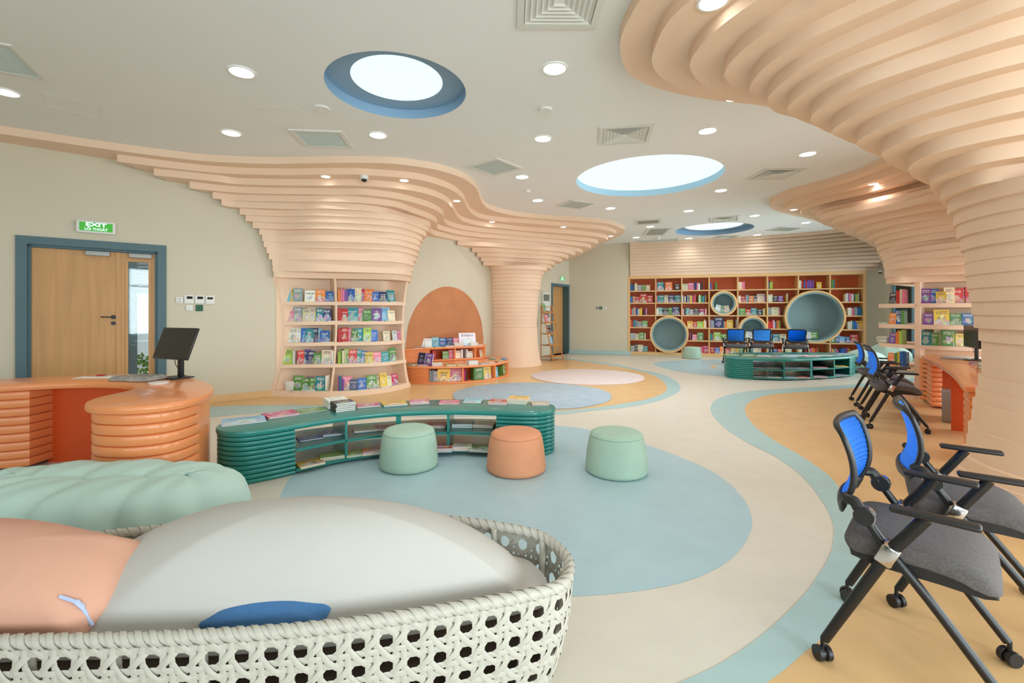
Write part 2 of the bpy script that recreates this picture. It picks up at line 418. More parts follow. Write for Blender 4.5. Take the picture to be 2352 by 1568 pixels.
# left orange field inside its blue band
o_out = [(-300, 1075), (0, 1000), (250, 975), (451, 961), (570, 950), (700, 948), (900, 956), (1100, 957), (1277, 953), (1360, 943), (1450, 934), (1520, 918), (1558, 900), (1562, 887.5), (1552, 874), (1522, 860), (1468, 848), (1400, 834), (1330, 826), (1285, 821.5), (1262, 820)]
o_in = [(-300, 1040), (0, 965), (250, 945), (451, 935), (570, 931), (700, 930), (900, 938), (1100, 945), (1277, 943), (1350, 938), (1420, 928), (1488, 916), (1528, 900), (1530, 885), (1517, 871), (1495, 860), (1454, 849), (1400, 839), (1330, 829), (1285, 823.5), (1262, 822.5)]
a = catmull([G(*p).to_2d() for p in o_out], 4); b = catmull([G(*p).to_2d() for p in o_in], 4)
wallin = [p + Vector((0.02, 0.02)) for p in WALLP[::-1]]
cap = [FD0 + FDD * 0.3] + wallin + [LW0]
field([tuple(p) for p in a] + [tuple(p) for p in cap], 0.0012, 2)
field([tuple(p) for p in b] + [tuple(p) for p in cap], 0.0018, 3)
# pale blue strip along the far wall
field([tuple(FD1 + Vector((-0.25, -0.35))), tuple(FD1), tuple(FC1), tuple(BC1), tuple(BC1 - bn * 0.1), tuple(BC0 - bn * 0.22), tuple(FC1 + Vector((-0.1, -0.3)))], 0.0012, 2)
obj('floor', bm, [M_floor, M_fblue, M_fband, M_forange], smooth=0, kind='structure')
# coved skirtings
def skirting(name, pts, h, m, side=-1):
    path = Path(pts); bm = BM(); prof = [(0.0, h), (0.012, h), (0.02, h * 0.45), (0.045, 0.12 * h + 0.004), (0.07, 0.003), (0.0, 0.003)]
    rings = []
    for k in range(len(pts)):
        p = path.p[k]; g = (path.p[min(k + 1, len(pts) - 1)] - path.p[max(k - 1, 0)]).normalized(); nn = Vector((-g.y, g.x)) * side
        rings.append([(p.x + nn.x * o, p.y + nn.y * o, z) for o, z in prof])
    loft(bm, rings); bmesh.ops.recalc_face_normals(bm, faces=bm.faces); return obj(name, bm, m, kind='structure')
skirting('baseboard_left', [WL(dt1, 0).to_2d(), (LW1 - LD * 1.2), LW1] + WALLP[1:], 0.10, M_forange)
skirting('baseboard_side', [LW0, WL(dt0, 0).to_2d()], 0.10, M_forange)
skirting('baseboard_far', [FD0 + FDD * ft1, FD1], 0.11, M_fband)
skirting('baseboard_back', [FD1, FC1 + (FC1 - FD1).normalized() * 0.1], 0.11, M_fband)
# ---- door_1: double door at the left
e = empty('door_1'); e['kind'] = 'structure'
ang = math.atan2(LD.y, LD.x); b0 = WL(dt0, 0, 0); M = T(b0.x, b0.y, 0) @ RZ(ang); W_ = dt1 - dt0; Hd = 2.35
bm = BM(); fw = 0.10
for x0, x1, z0, z1 in ((0, fw, 0, Hd - fw), (W_ - fw, W_, 0, Hd - fw), (0, W_, Hd - fw, Hd)):
    box(bm, x0, x1, -0.025, 0.17, z0, z1, M=M)
for x0, x1, z0, z1 in ((fw - 0.02, fw + 0.03, 0, Hd - fw), (W_ - fw - 0.03, W_ - fw + 0.02, 0, Hd - fw), (fw, W_ - fw, Hd - fw - 0.03, Hd - fw + 0.01)):
    box(bm, x0, x1, 0.03, 0.15, z0, z1, M=M)
obj('door_frame', bm, M_frame, e, smooth=0)
xm = lt(271) - dt0; zt = Hd - fw - 0.035
bm = BM(); box(bm, fw + 0.03, xm - 0.004, 0.055, 0.10, 0.01, zt, M=M); leaf = obj('door_leaf', bm, M_door, e, smooth=0)
bm = BM(); xa, xb = xm + 0.004, W_ - fw - 0.03; ga, gb = lt(294) - dt0, lt(341) - dt0; z0g, z1g = 0.25, zt - 0.12
box(bm, xa, ga, 0.055, 0.10, 0.01, zt, M=M); box(bm, gb, xb, 0.055, 0.10, 0.01, zt, M=M)
box(bm, ga, gb, 0.055, 0.10, z1g, zt, M=M); box(bm, ga, gb, 0.055, 0.10, 0.01, z0g, M=M)
for x0, x1, z0, z1 in ((ga - 0.03, ga, z0g, z1g), (gb, gb + 0.03, z0g, z1g), (ga - 0.03, gb + 0.03, z1g, z1g + 0.03)):
    box(bm, x0, x1, 0.045, 0.056, z0, z1, M=M)
box(bm, xm - 0.02, xm + 0.03, 0.045, 0.056, 0.01, zt, M=M)
leaf2 = obj('door_leaf', bm, M_door, e, smooth=0)
bm = BM(); box(bm, ga, gb, 0.075, 0.082, z0g, z1g, M=M); obj('glass_pane', bm, M_glass, e, smooth=0)
hx = lt(260) - dt0; hz = 1.4 - (728 - HY) / F * (WL(dt0 + hx, 0).y)
bm = BM(); Mr = M @ T(hx, 0.055, hz)
cyl(bm, (0, -0.012, 0), 0.028, 0.014, axis='y'); tube(bm, [(0, -0.01, 0), (0, -0.045, 0), (-0.02, -0.05, 0), (-0.13, -0.05, 0.003)], 0.008)
cyl(bm, (0, -0.012, -0.085), 0.026, 0.014, axis='y')
for v in bm.verts: v.co = Mr @ v.co
obj('door_handle', bm, M_black, leaf)
for u0, u1, prn in ((196, 252, leaf), (296, 348, leaf2)):
    x0, x1 = lt(u0) - dt0, lt(u1) - dt0
    bm = BM(); bbox_bev(bm, x0, x1, -0.01, 0.05, zt - 0.065, zt - 0.005, 0.006, M=M); obj('door_closer', bm, M_steel, prn)
# ---- door_2: single door far behind the second column
e = empty('door_2'); e['kind'] = 'structure'
ang2 = math.atan2(FDD.y, FDD.x); b0 = WF(ft0, 0, 0); M = T(b0.x, b0.y, 0) @ RZ(ang2); W_ = ft1 - ft0; Hd = 2.27
bm = BM()
for x0, x1, z0, z1 in ((0, 0.08, 0, Hd - 0.08), (W_ - 0.08, W_, 0, Hd - 0.08), (0, W_, Hd - 0.08, Hd)): box(bm, x0, x1, -0.02, 0.42, z0, z1, M=M)
obj('door_frame', bm, M_frame, e, smooth=0)
bm = BM(); box(bm, 0.08, W_ - 0.08, 0.20, 0.24, 0.01, Hd - 0.08, M=M); leaf = obj('door_leaf', bm, M_door, e, smooth=0)
bm = BM(); Mr = M @ T(0.16, 0.20, 1.02); tube(bm, [(0, 0, 0), (0, -0.05, 0), (0.12, -0.05, 0)], 0.009); cyl(bm, (0, -0.012, -0.08), 0.026, 0.014, axis='y')
for v in bm.verts: v.co = Mr @ v.co
obj('door_handle', bm, M_black, leaf)
bm = BM(); box(bm, 0.14, 0.4, 0.14, 0.20, Hd - 0.16, Hd - 0.1, M=M); obj('door_closer', bm, M_steel, leaf, smooth=0)

# ================================================================= LAYERED PEACH COLUMNS AND CANOPIES
def slab(bm, front, back, k, extra=0.004):
    """one plywood layer number k: its front edge, closed by the hidden back outline"""
    prism(bm, [(p[0], p[1]) for p in front] + [(p[0], p[1]) for p in back], zl(k), zl(k - 1) + (extra if k > 1 else 0))
def trace(px, z, n=6): return [p.to_2d() if len(p) == 3 else p for p in catmull([P(x, y, z).to_2d() for x, y in px], n)]
def wall_back(x0, x1):
    """wall outline (a little inside the wall) from plan x1 back to x0"""
    pts = [LW0 - LD * 0.0, LW1] + WALLP[1:] + [FD1]
    fine = []
    for a, b in zip(pts, pts[1:]):
        m = max(1, int((b - a).length / 0.25))
        for i in range(m): fine.append(a + (b - a) * i / m)
    fine.append(FD1)
    r = [p + Vector((-0.06, 0.06)) for p in fine if x0 < p.x < x1]
    return r[::-1]
L = {}
L[1] = [(-330, 256), (-150, 282), (0, 306.8), (130, 326), (267.8, 345.7), (446, 367.5), (540, 373.7), (631.8, 376.1), (723.7, 374.7), (805, 373.7), (900, 375.7), (952, 381.8), (1003, 390), (1056.3, 406.3), (1084.9, 423.7), (1098, 440), (1103.3, 456.3), (1109.4, 468.6), (1125.7, 480.8), (1170.7, 493.2), (1231.7, 501), (1336.3, 508), (1397.3, 514), (1423.5, 522.8), (1434.8, 528.9), (1427, 539.4), (1406, 549.8), (1375, 562)]
L[2] = [(268.8, 370.7), (446, 392), (540, 399.2), (662, 401.8), (723.7, 400.6), (815, 400.6), (840, 401.8), (954.3, 411.4), (1013.5, 426.7), (1044, 440), (1064.5, 458.4), (1070.6, 472.7), (1084.9, 491), (1109.4, 502.2), (1160, 509.4), (1196.9, 511.5), (1301.5, 520.2), (1371.2, 525.4), (1400, 530.5), (1414, 536), (1416, 539.5), (1410, 545), (1390, 554), (1370, 562)]
L[3] = [(353.2, 402.3), (500, 417), (540, 422.7), (682.9, 425.7), (825.7, 426.3), (921.6, 433.9), (982.9, 446.1), (1019.6, 460.4), (1040, 478.8), (1050.2, 497.1), (1064.5, 508.4), (1105.3, 518.6), (1160, 524.7), (1196.9, 529.2), (1301.5, 535.9), (1362.5, 542), (1385, 546), (1394.9, 550), (1392, 555), (1375, 563)]
L[4] = [(435.4, 432), (540, 442), (662, 445.5), (805, 447), (840, 447.6), (911, 456.3), (962, 468.6), (997, 480.8), (1017.6, 495), (1020.6, 509.4), (1033.9, 518.6), (1074.7, 528.8), (1160, 538), (1266.6, 547.2), (1336, 553.3), (1362, 556.5), (1373, 560.5), (1370, 565), (1355, 571)]
L[5] = [(488.4, 455.4), (540, 460.4), (683, 463.5), (785, 463.5), (900, 473.7), (952, 490), (989, 503.3), (1003.3, 512.4), (1004.3, 523.7), (1023.7, 530.8), (1064.5, 540), (1160, 549.2), (1179, 550.7), (1266.6, 557.7), (1336, 565.5), (1352, 568), (1357.2, 571), (1352, 576), (1335, 582)]
L[6] = [(508.8, 470.9), (540, 475.7), (683, 480.2), (744, 478.8), (840, 484.3), (891, 492), (942, 506.3), (982.9, 518.6), (989, 523.7), (987, 530), (992, 536), (1003, 541), (1064.5, 553.3), (1160, 559.8), (1179.4, 560.8), (1266.6, 568), (1318.9, 576), (1336, 580), (1338.6, 583), (1333, 587), (1318, 592)]
can = empty('layered_canopy', (-2.5, 8.0, 0))
tag(can, 'peach layered canopy from the left wall over the book column and round column', 'column')
bm = BM()
for k in range(1, 7):
    fr = trace(L[k], zl(k)); x0 = fr[0].x; x1 = fr[-1].x
    slab(bm, fr, [fr[-1] + Vector((0.0, 0.7))] + wall_back(x0 - 0.03, min(x1, 1.7)), k)
can_loc = Vector((-2.5, 8.0, 0))
def shift(bm, v):
    for q in bm.verts: q.co -= v
shift(bm, can_loc); obj('canopy', bm, M_peach, can)
# first column above its shelves: layers 7-17
C1 = {}
C1L = {7: (550.5, 493.2), 8: (564, 510), 9: (580, 526), 10: (595.5, 542), 11: (602, 555), 12: (605.6, 570), 13: (612, 584.5), 14: (617.5, 597), 15: (625, 611.5), 16: (626.5, 624), 17: (628.5, 639)}
C1R = {7: (986, 533.9), 8: (978.8, 544), 9: (971, 555.3), 10: (965.5, 565.5), 11: (963.5, 577.8), 12: (959.8, 590), 13: (956.5, 601.8), 14: (951, 611.8), 15: (948.8, 624), 16: (946.3, 635.3), 17: (944.3, 648)}
C1M = {7: 496.2, 8: 511.3, 9: 526.3, 10: 542.2, 11: 555, 12: 569.8, 13: 584.2, 14: 597, 15: 611, 16: 624, 17: 639.8}     # row at x=744
C1Q = {7: 504.9, 8: 519, 9: 533.5, 10: 547.5, 11: 561, 12: 575, 13: 588.5, 14: 601.5, 15: 615.5, 16: 628, 17: 642}      # row at x=900
def onwall(u, f=0.985):
    s = WLP.ray(u); p = WLP.at(s)[0]; return p * f
WLP = Path([LW0, LW1] + WALLP[1:])
bm = BM()
def tip_of(a, b, back=0.5, r=0.16):
    return [b, b + Vector((0.02, r)), b + Vector((-0.1, back))]
for k in range(7, 18):
    z = zl(k); a = onwall(C1L[k][0]); m = P(744, C1M[k], z).to_2d(); q = P(900, C1Q[k], z).to_2d(); r = P(*C1R[k], z).to_2d()
    m2 = P(642, C1M[k] + 0.4, z).to_2d(); m2 = min(m2, onwall(642, 0.98), key=lambda v: v.y); m = m * 0.995
    fr = catmull([a, m2, m, q, (q + r) / 2 + Vector((0.07, -0.09)), r, r + Vector((-0.12, 0.28))], 6)
    slab(bm, fr, [fr[-1] + Vector((-0.15, 0.3))] + wall_back(a.x - 0.02, r.x - 0.2), k)
C1R17 = r.copy(); C1F17 = fr
shift(bm, can_loc); obj('column_crown', bm, M_peach, can)
# shelf body of the first column: hourglass, five open tiers, one divider
def c1_front(z):
    """front outline of the column at height z, 41 points from the wall round to the right end"""
    keys = {0.0: [(-4.0, 7.46), (-3.45, 7.42), (-2.83, 7.40), (-2.34, 7.62), (-2.06, 7.95), (-1.87, 8.41)],
            0.85: [(-3.86, 7.58), (-3.4, 7.66), (-2.96, 7.74), (-2.42, 7.86), (-2.12, 8.05), (-1.98, 8.4)],
            1.95: [(-3.97, 7.50), (-3.45, 7.60), (-2.98, 7.74), (-2.5, 7.86), (-2.12, 8.03), (-1.93, 8.55)]}
    z0, z1, z2 = 0.0, 0.85, 1.95; A, B, C = keys[z0], keys[z1], keys[z2]
    a = (z - z1) * (z - z2) / ((z0 - z1) * (z0 - z2)); b = (z - z0) * (z - z2) / ((z1 - z0) * (z1 - z2)); c = (z - z0) * (z - z1) / ((z2 - z0) * (z2 - z1))
    pts = [(A[i][0] * a + B[i][0] * b + C[i][0] * c, A[i][1] * a + B[i][1] * b + C[i][1] * c) for i in range(6)]
    return Path(Path(catmull(pts, 8)).sample(41))
C1Z = [(0.0, 0.085), (0.455, 0.51), (0.81, 0.868), (1.165, 1.222), (1.50, 1.558)]      # (underside, top) of each board
bm = BM()
for a, b in C1Z:
    rings = []
    for z in (a, b):
        f = c1_front(z); bk = f.offset(0.34, 41)
        rings.append([(p.x, p.y, z) for p in f.p] + [(p.x, p.y, z) for p in bk.p[::-1]])
    loft(bm, rings)
# carcass: side walls, back and divider as vertical lofts
def vstrip(s0, s1, o0, o1, za, zb, n=8, m=3):
    rings = []
    for k in range(n + 1):
        z = za + (zb - za) * k / n; f = c1_front(z); A = f.offset(o0, 41) if o0 else f; B = f.offset(o1, 41)
        ss = [s0 + (s1 - s0) * j / m for j in range(m + 1)]
        ra = [A.at(A.L * s)[0] for s in ss]; rb = [B.at(B.L * s)[0] for s in ss]
        rings.append([(p.x, p.y, z) for p in ra] + [(p.x, p.y, z) for p in rb[::-1]])
    loft(bm, rings)
vstrip(0.0, 0.028, 0, 0.5, 0.0, 1.96, m=1)
vstrip(0.972, 1.0, 0.02, 0.5, 0.0, 1.96, m=1)
sd = None
f = c1_front(1.0); sd = f.ray(772) / f.L
vstrip(sd - 0.007, sd + 0.007, 0, 0.3, 0.04, 1.955, m=1)
vstrip(0.0, 1.0, 0.30, 0.36, 0.0, 1.96, m=20)
wpts = [onwall(u, 0.9985) for u in range(634, 760, 12)]
prism(bm, [tuple(p) for p in wpts] + [tuple(p + Vector((-0.02, 0.02))) for p in wpts[::-1]], 0, 1.955)
bmesh.ops.recalc_face_normals(bm, faces=bm.faces)
shift(bm, can_loc); obj('book_shelves', bm, M_peach, can)
# second column: layers 7 to the floor
bm = BM()
C2L = {7: (1051, 566), 8: (1084, 581), 9: (1095.4, 592.5), 10: (1104.5, 603), 11: (1109.7, 613), 12: (1114, 622), 13: (1116, 630.5), 14: (1118, 639.2), 15: (1119.5, 648), 16: (1120.5, 657), 17: (1121, 665.5)}
C2M = {7: 571, 8: 581.7, 9: 591.6, 10: 602, 11: 611.7, 12: 621.0, 13: 629.8, 14: 639, 15: 648, 16: 657, 17: 666}
C2T = {7: (1321.5, 588), 8: (1305.8, 595.5), 9: (1291.5, 603), 10: (1275.7, 611.7), 11: (1267, 619.5), 12: (1256.7, 627), 13: (1249, 634.5), 14: (1246, 643), 15: (1244, 651), 16: (1242.5, 659), 17: (1241.5, 667)}
for k in range(12, 18):
    xl, xr = (C2L[k][0] - CX) / F * 11.95, (C2T[k][0] - CX) / F * 11.95; prism(bm, circ((xl + xr) / 2, 12.0, (xr - xl) / 2 + 0.005, 64), zl(k) + 0.006, zl(k - 1) + 0.002)
    prism(bm, circ((xl + xr) / 2, 12.0, (xr - xl) / 2 - 0.01, 64), zl(k), zl(k - 1))
for k in range(7, 12):
    z = zl(k); a = onwall(C2L[k][0], 0.99); m = P(1185, C2M[k], z).to_2d(); t = P(*C2T[k], z).to_2d(); t.y = min(t.y, 12.35); t.x = (C2T[k][0] - CX) / F * t.y
    mm = (m + t) / 2 + (Vector((0.22, -0.2)) if k < 12 else Vector((0.12, -0.14)))
    fr = catmull([a, (a + m) / 2 + Vector((0.03, -0.1)), m, mm, t, t + Vector((-0.1, 0.35))], 6)
    slab(bm, fr, [fr[-1] + Vector((-0.3, 0.4))] + wall_back(a.x - 0.02, t.x - 0.45), k)
rings = []; C2C = Vector((0.03, 12.0))
k = 18
while zl(k) > 0.9:                                                   # trunk layers, slightly proud of one another
    r = 0.685 - 0.006 * (k - 17)
    prism(bm, circ(C2C.x, C2C.y, r, 56), zl(k) + 0.006, zl(k - 1)); prism(bm, circ(C2C.x, C2C.y, r - 0.012, 56), zl(k) - 0.002, zl(k) + 0.008); k += 1
ztop = zl(k - 1)
prof = [(ztop, 0.64), (0.7, 0.645), (0.4, 0.67), (0.15, 0.715), (0.0, 0.76)]
rings = [[(C2C.x + r * math.cos(2 * math.pi * j / 56), C2C.y + r * math.sin(2 * math.pi * j / 56), z) for j in range(56)] for z, r in reversed(prof)]
loft(bm, rings); shift(bm, can_loc); obj('round_trunk', bm, M_peach, can)

# ---- big near column at the right with its wide canopy
ta = Vector((4.0, 2.95, 0)); tre = empty('layered_column', ta)
tag(tre, 'huge peach layered column at the right edge, widest ribbed canopy, nearest the folding chairs', 'column')
A = {
 1: [(1471, 0), (1449, 36), (1429, 78), (1424, 112), (1438, 161), (1467, 185), (1511.6, 203), (1578.6, 220), (1663, 233), (1762, 243)],
 2: [(1587, 0), (1534, 51), (1505, 107), (1497.5, 145), (1516, 176), (1560.7, 203), (1623, 223), (1712, 236.6)],
 3: [(1740, 0), (1645.5, 69), (1594, 125), (1585, 154), (1601, 183), (1645.5, 212), (1690, 225.5), (1760, 240)],
 4: [(1890, 0), (1850, 23), (1748, 82), (1688, 132), (1664, 170), (1680, 196), (1722, 222), (1780, 244)],
 5: [(2061, 0), (1960, 44), (1850, 95), (1762, 150), (1723, 198), (1727, 217), (1752, 240), (1800, 258)],
 6: [(2208, 0), (2073, 56), (1850, 156), (1790, 196), (1762, 232), (1779.5, 256.7), (1819.6, 269), (1870, 280)],
 7: [(2352, 13.4), (2140, 95), (1950, 165), (1850, 213), (1810, 246), (1812, 260), (1835, 274.6), (1873, 289.5)],
 8: [(2352, 79), (2160, 138), (1990, 195), (1900, 238), (1863.4, 268), (1870, 284), (1900, 300), (1940, 313)],
 9: [(2352, 143), (2160, 195), (2010, 247), (1940, 278), (1910.7, 304), (1939, 321), (1968, 332.6), (2010, 345)],
 10: [(2352, 199), (2180, 243), (2050, 285), (1990, 310), (1968, 329), (1985.5, 344.6), (2024.6, 360.7), (2060, 372)],
 11: [(2352, 254.5), (2200, 290), (2090, 320), (2040, 341), (2024.6, 357), (2052.5, 382.6), (2086, 396), (2120, 405)],
 12: [(2352, 308), (2220, 334), (2130, 358), (2095, 377), (2086, 391), (2101.6, 409.4), (2135, 425), (2170, 434)],
 13: [(2352, 359), (2240, 379), (2165, 402), (2140, 420), (2135.5, 431), (2141.8, 440.6), (2160, 451.8), (2195, 462)],
 14: [(2352, 408.7), (2250, 424), (2185, 443), (2162, 458), (2160, 464), (2174, 477), (2200, 487)],
}
bm = BM()
for k in range(1, 15):
    pts = [P(x, y, zl(k)).to_2d() for x, y in A[k]]
    d0 = (pts[0] - pts[1]).normalized(); d1 = (pts[-1] - pts[-2]).normalized()
    ys = min(pts[0].y - 0.5, 2.7 - 0.12 * (14 - k)) ; span = 5.8 + 0.02 * (14 - k)
    first = [Vector((5.6, min(1.0 + 0.09 * k, 2.1))), pts[0] + d0 * 0.35 + Vector((0.3, -0.06)) if k >= 7 else pts[0] + d0 * 0.5 + Vector((0.12, -0.05))]
    last = [pts[-1] + d1 * 0.35, Vector((5.6, 5.2 - 0.13 * k))]
    fr = catmull(first + pts + last, 6)
    slab(bm, fr, [(6.2, 5.2 - 0.13 * k), (6.2, 1.4 + 0.05 * k)], k)
# trunk: radius from its left silhouette column at each layer
def rad(u, cx=4.0, cy=2.95):
    k = (u - CX) / F; return (cx - k * cy) / math.sqrt(1 + k * k)
UT = {15: 2175, 16: 2189, 17: 2196.5, 18: 2205.5, 19: 2214, 20: 2216, 21: 2220, 22: 2225, 23: 2231, 24: 2236, 25: 2247}
for k, u in UT.items():
    prism(bm, circ(4.0, 2.95, rad(u), 96), zl(k), zl(k - 1) + 0.003)
base_tops = [(0.925, 2246), (0.825, 2240), (0.736, 2233), (0.644, 2231), (0.548, 2223), (0.45, 2219), (0.34, 2202), (0.245, 2191), (0.15, 2180), (0.06, 2165)]
prism(bm, circ(4.0, 2.95, rad(2254), 96), 0.9, zl(25) + 0.003)
for i, (zt_, u) in enumerate(base_tops):
    zb = base_tops[i + 1][0] - 0.002 if i + 1 < len(base_tops) else 0.0
    prism(bm, circ(4.0, 2.95, rad(u), 96), zb, zt_)
shift(bm, ta); obj('ribbed_trunk', bm, M_peach, tre)

# ---- second right column with book shelves, farther away
tb = Vector((6.9, 8.0, 0)); trb = empty('layered_column', tb)
tag(trb, 'peach layered column with open book shelves at the right, behind the computer desk', 'column')
B = {1: [(2200, 325), (2100, 352), (2034.6, 374.8), (1963, 405), (1896, 425), (1807, 448.4), (1773.5, 464), (1766.8, 468), (1771, 476.3), (1784.6, 485.3), (1807, 490.8)],
 2: [(2180, 362), (2072.6, 392.6), (2006, 415), (1963, 429), (1896, 448), (1840, 463), (1807, 478), (1805, 484), (1815, 490), (1840, 495)],
 3: [(2200, 380), (2106, 407), (2030, 432), (1963, 450), (1896, 466), (1850, 480), (1838, 492), (1845, 499), (1870, 506)],
 4: [(2230, 403), (2133, 429.5), (2052.5, 450), (1963, 467), (1896, 483), (1868, 492), (1863, 498), (1872, 505), (1895, 510)],
 5: [(2240, 420), (2142, 438), (2052, 459), (1963, 478), (1903, 490), (1877, 499), (1873, 504), (1882, 511), (1900, 516)],
 6: [(2250, 428), (2150.7, 445), (2052.5, 469), (1963, 487.5), (1907, 498.7), (1886, 505), (1883, 509), (1892, 516), (1915, 523)],
 7: [(2250, 442), (2159.6, 457.4), (2050, 483), (1960, 501), (1921, 511), (1909, 519), (1918, 527), (1940, 533)],
 8: [(2260, 465), (2171, 478.6), (2060, 499), (1985, 514), (1950, 524), (1938.7, 532), (1948, 540), (1968, 545)],
 9: [(2262, 488), (2173, 498.7), (2070, 514), (2005, 527), (1975, 536), (1967, 543), (1978, 552), (1998, 557)],
 10: [(2270, 503), (2186, 513), (2090, 527), (2025, 540), (1998, 550), (1991, 557), (2001, 565), (2018, 570)],
 11: [(2270, 519), (2188.7, 528.8), (2100, 541), (2040, 552), (2015, 560), (2009, 567), (2017, 575), (2030, 580)],
 12: [(2275, 536), (2195, 544.4), (2110, 555), (2050, 566), (2020, 574), (2014, 580), (2020, 587), (2035, 592)],
 13: [(2280, 553), (2205, 560), (2120, 569), (2055, 579), (2027, 587), (2020, 593), (2026, 599), (2038, 603)],
 14: [(2280, 566), (2206, 572), (2125, 581), (2060, 591), (2032, 598), (2025, 603.5), (2032, 610), (2044, 614)],
 15: [(2280, 582), (2208, 587), (2130, 595), (2065, 603), (2036, 610), (2028.4, 615), (2036, 621), (2048, 624)],
 16: [(2280, 599), (2210, 604), (2135, 610), (2070, 616), (2040, 622), (2031, 627), (2038, 632), (2050, 635)],
 17: [(2280, 621), (2215, 624), (2135, 628), (2070, 632), (2042, 635.5), (2031.7, 639), (2040, 643), (2052, 645)],
 18: [(2280, 643), (2221, 645.4), (2150, 647.5), (2099, 648.8), (2060, 649.5), (2036, 651), (2045, 653.5), (2060, 655)]}
bm = BM()
for k in range(1, 19):
    pts = [P(x, y, zl(k)).to_2d() for x, y in B[k]]
    d0 = (pts[0] - pts[1]).normalized()
    f0 = max(0.0, (10 - k) / 9)
    xr = 7.9 + 0.6 * f0
    fr = catmull([pts[0] + d0 * 0.5] + pts + [pts[-1] + Vector((0.5, 0.35))], 6)
    e_ = fr[-1]; s_ = fr[0]
    prism(bm, [tuple(p) for p in fr] + [(max(e_.x + 0.3, 7.4), e_.y + 0.15), (max(8.0, e_.x + 0.9), 8.6), (max(s_.x + 0.3, 7.6), min(7.6, s_.y + 0.6))], zl(k), zl(k - 1) + 0.004)
shift(bm, tb); obj('canopy', bm, M_peach, trb)
# shelf boards: outline tapers in plan like the column
BF = catmull([(6.65, 8.15), (6.29, 7.80), (6.26, 7.46), (6.42, 7.2), (6.6, 7.0), (7.1, 6.72), (7.9, 6.5)], 6)
BF = [Vector(p) for p in BF]
tbz = []
for ya, yb in ((698, 707.5), (743.5, 752.5), (791, 803), (840, 852), (890, 905)):
    pass
BZ = [(0.0, 0.09), (0.44, 0.50), (0.80, 0.86), (1.115, 1.185), (1.455, 1.52)]
bm = BM()
Bo = [(p.x, p.y) for p in BF] + [(8.0, 7.1), (7.35, 7.45), (7.0, 8.1)]
for a, b in BZ: prism(bm, Bo, a, b)
pb = Path(BF); dv = pb.ray(2104); q, g = pb.at(dv); n_ = Vector((-g.y, g.x)) * -1
n_ = n_ if n_.y > 0 else -n_
prism(bm, [tuple(q + g * -0.02), tuple(q + g * 0.05), tuple(q + g * 0.05 + n_ * 0.5), tuple(q + g * -0.02 + n_ * 0.5)], 0, 1.86)
off = [pb.at(dv + 0.02 + i * (pb.L - dv - 0.02) / 10)[0] + n_ * 0.33 for i in range(11)]
prism(bm, [tuple(p) for p in off] + [tuple(p + n_ * 0.05) for p in off[::-1]], 0, 1.86)
shift(bm, tb); obj('book_shelves', bm, M_peach, trb)

# ---- stepped peach cladding above the far bookcase
cl = empty('wall_cladding', (BC0.x, BC0.y, 0)); tag(cl, 'stepped peach cladding bands on the far wall above the big bookcase', 'wall cladding')
bm = BM()
for k in range(1, 12):
    fr = []
    for i in range(41):
        s = i / 40 * 6.6; p = BC0 + bd * s
        x = max(0.0, (s - 1.5) / 4.9); pr = (0.05 + 1.25 * x ** 2.6) * (1 - (k - 1) / 10.6) ** 1.25 + 0.008 * (11 - k)
        fr.append(p - bn * pr)
    prism(bm, [tuple(p) for p in fr] + [tuple(BC0 + bd * 6.6 + bn * 0.3), tuple(BC0 + bn * 0.3)], zl(k) if k < 11 else 2.522, zl(k - 1) + (0.001 if k > 1 else 0))
    prism(bm, [tuple(p + bn * 0.007) for p in fr] + [tuple(BC0 + bd * 6.6 + bn * 0.3), tuple(BC0 + bn * 0.3)], zl(k) if k < 11 else 2.53, zl(k - 1))
shift(bm, Vector((BC0.x, BC0.y, 0))); obj('cladding_bands', bm, M_peach, cl)
# round orange mural on the wall between the columns
bm = BM(); pts = []
w2 = Path(WALLP).offset(-0.008, 60); s0, s1 = w2.ray(932), w2.ray(1110.5); sc, rr = (s0 + s1) / 2, (s1 - s0) / 2
N = 40
for i in range(N + 1):
    s = s0 + (s1 - s0) * i / N; h = math.sqrt(max(0, rr * rr - (s - sc) ** 2)); p = w2.at(s)[0]
    pts.append((p, 0.70 + h))
vb = [bm.verts.new((p.x, p.y, 0.03)) for p, h in pts]; vt = [bm.verts.new((p.x, p.y, h)) for p, h in pts]
for i in range(N): bm.faces.new((vb[i], vb[i + 1], vt[i + 1], vt[i]))
bmesh.ops.solidify(bm, geom=list(bm.faces), thickness=0.006); bmesh.ops.recalc_face_normals(bm, faces=bm.faces)
tag(obj('painted_circle', bm, M_mural), 'big orange painted circle on the wall behind the orange book stand', 'mural')
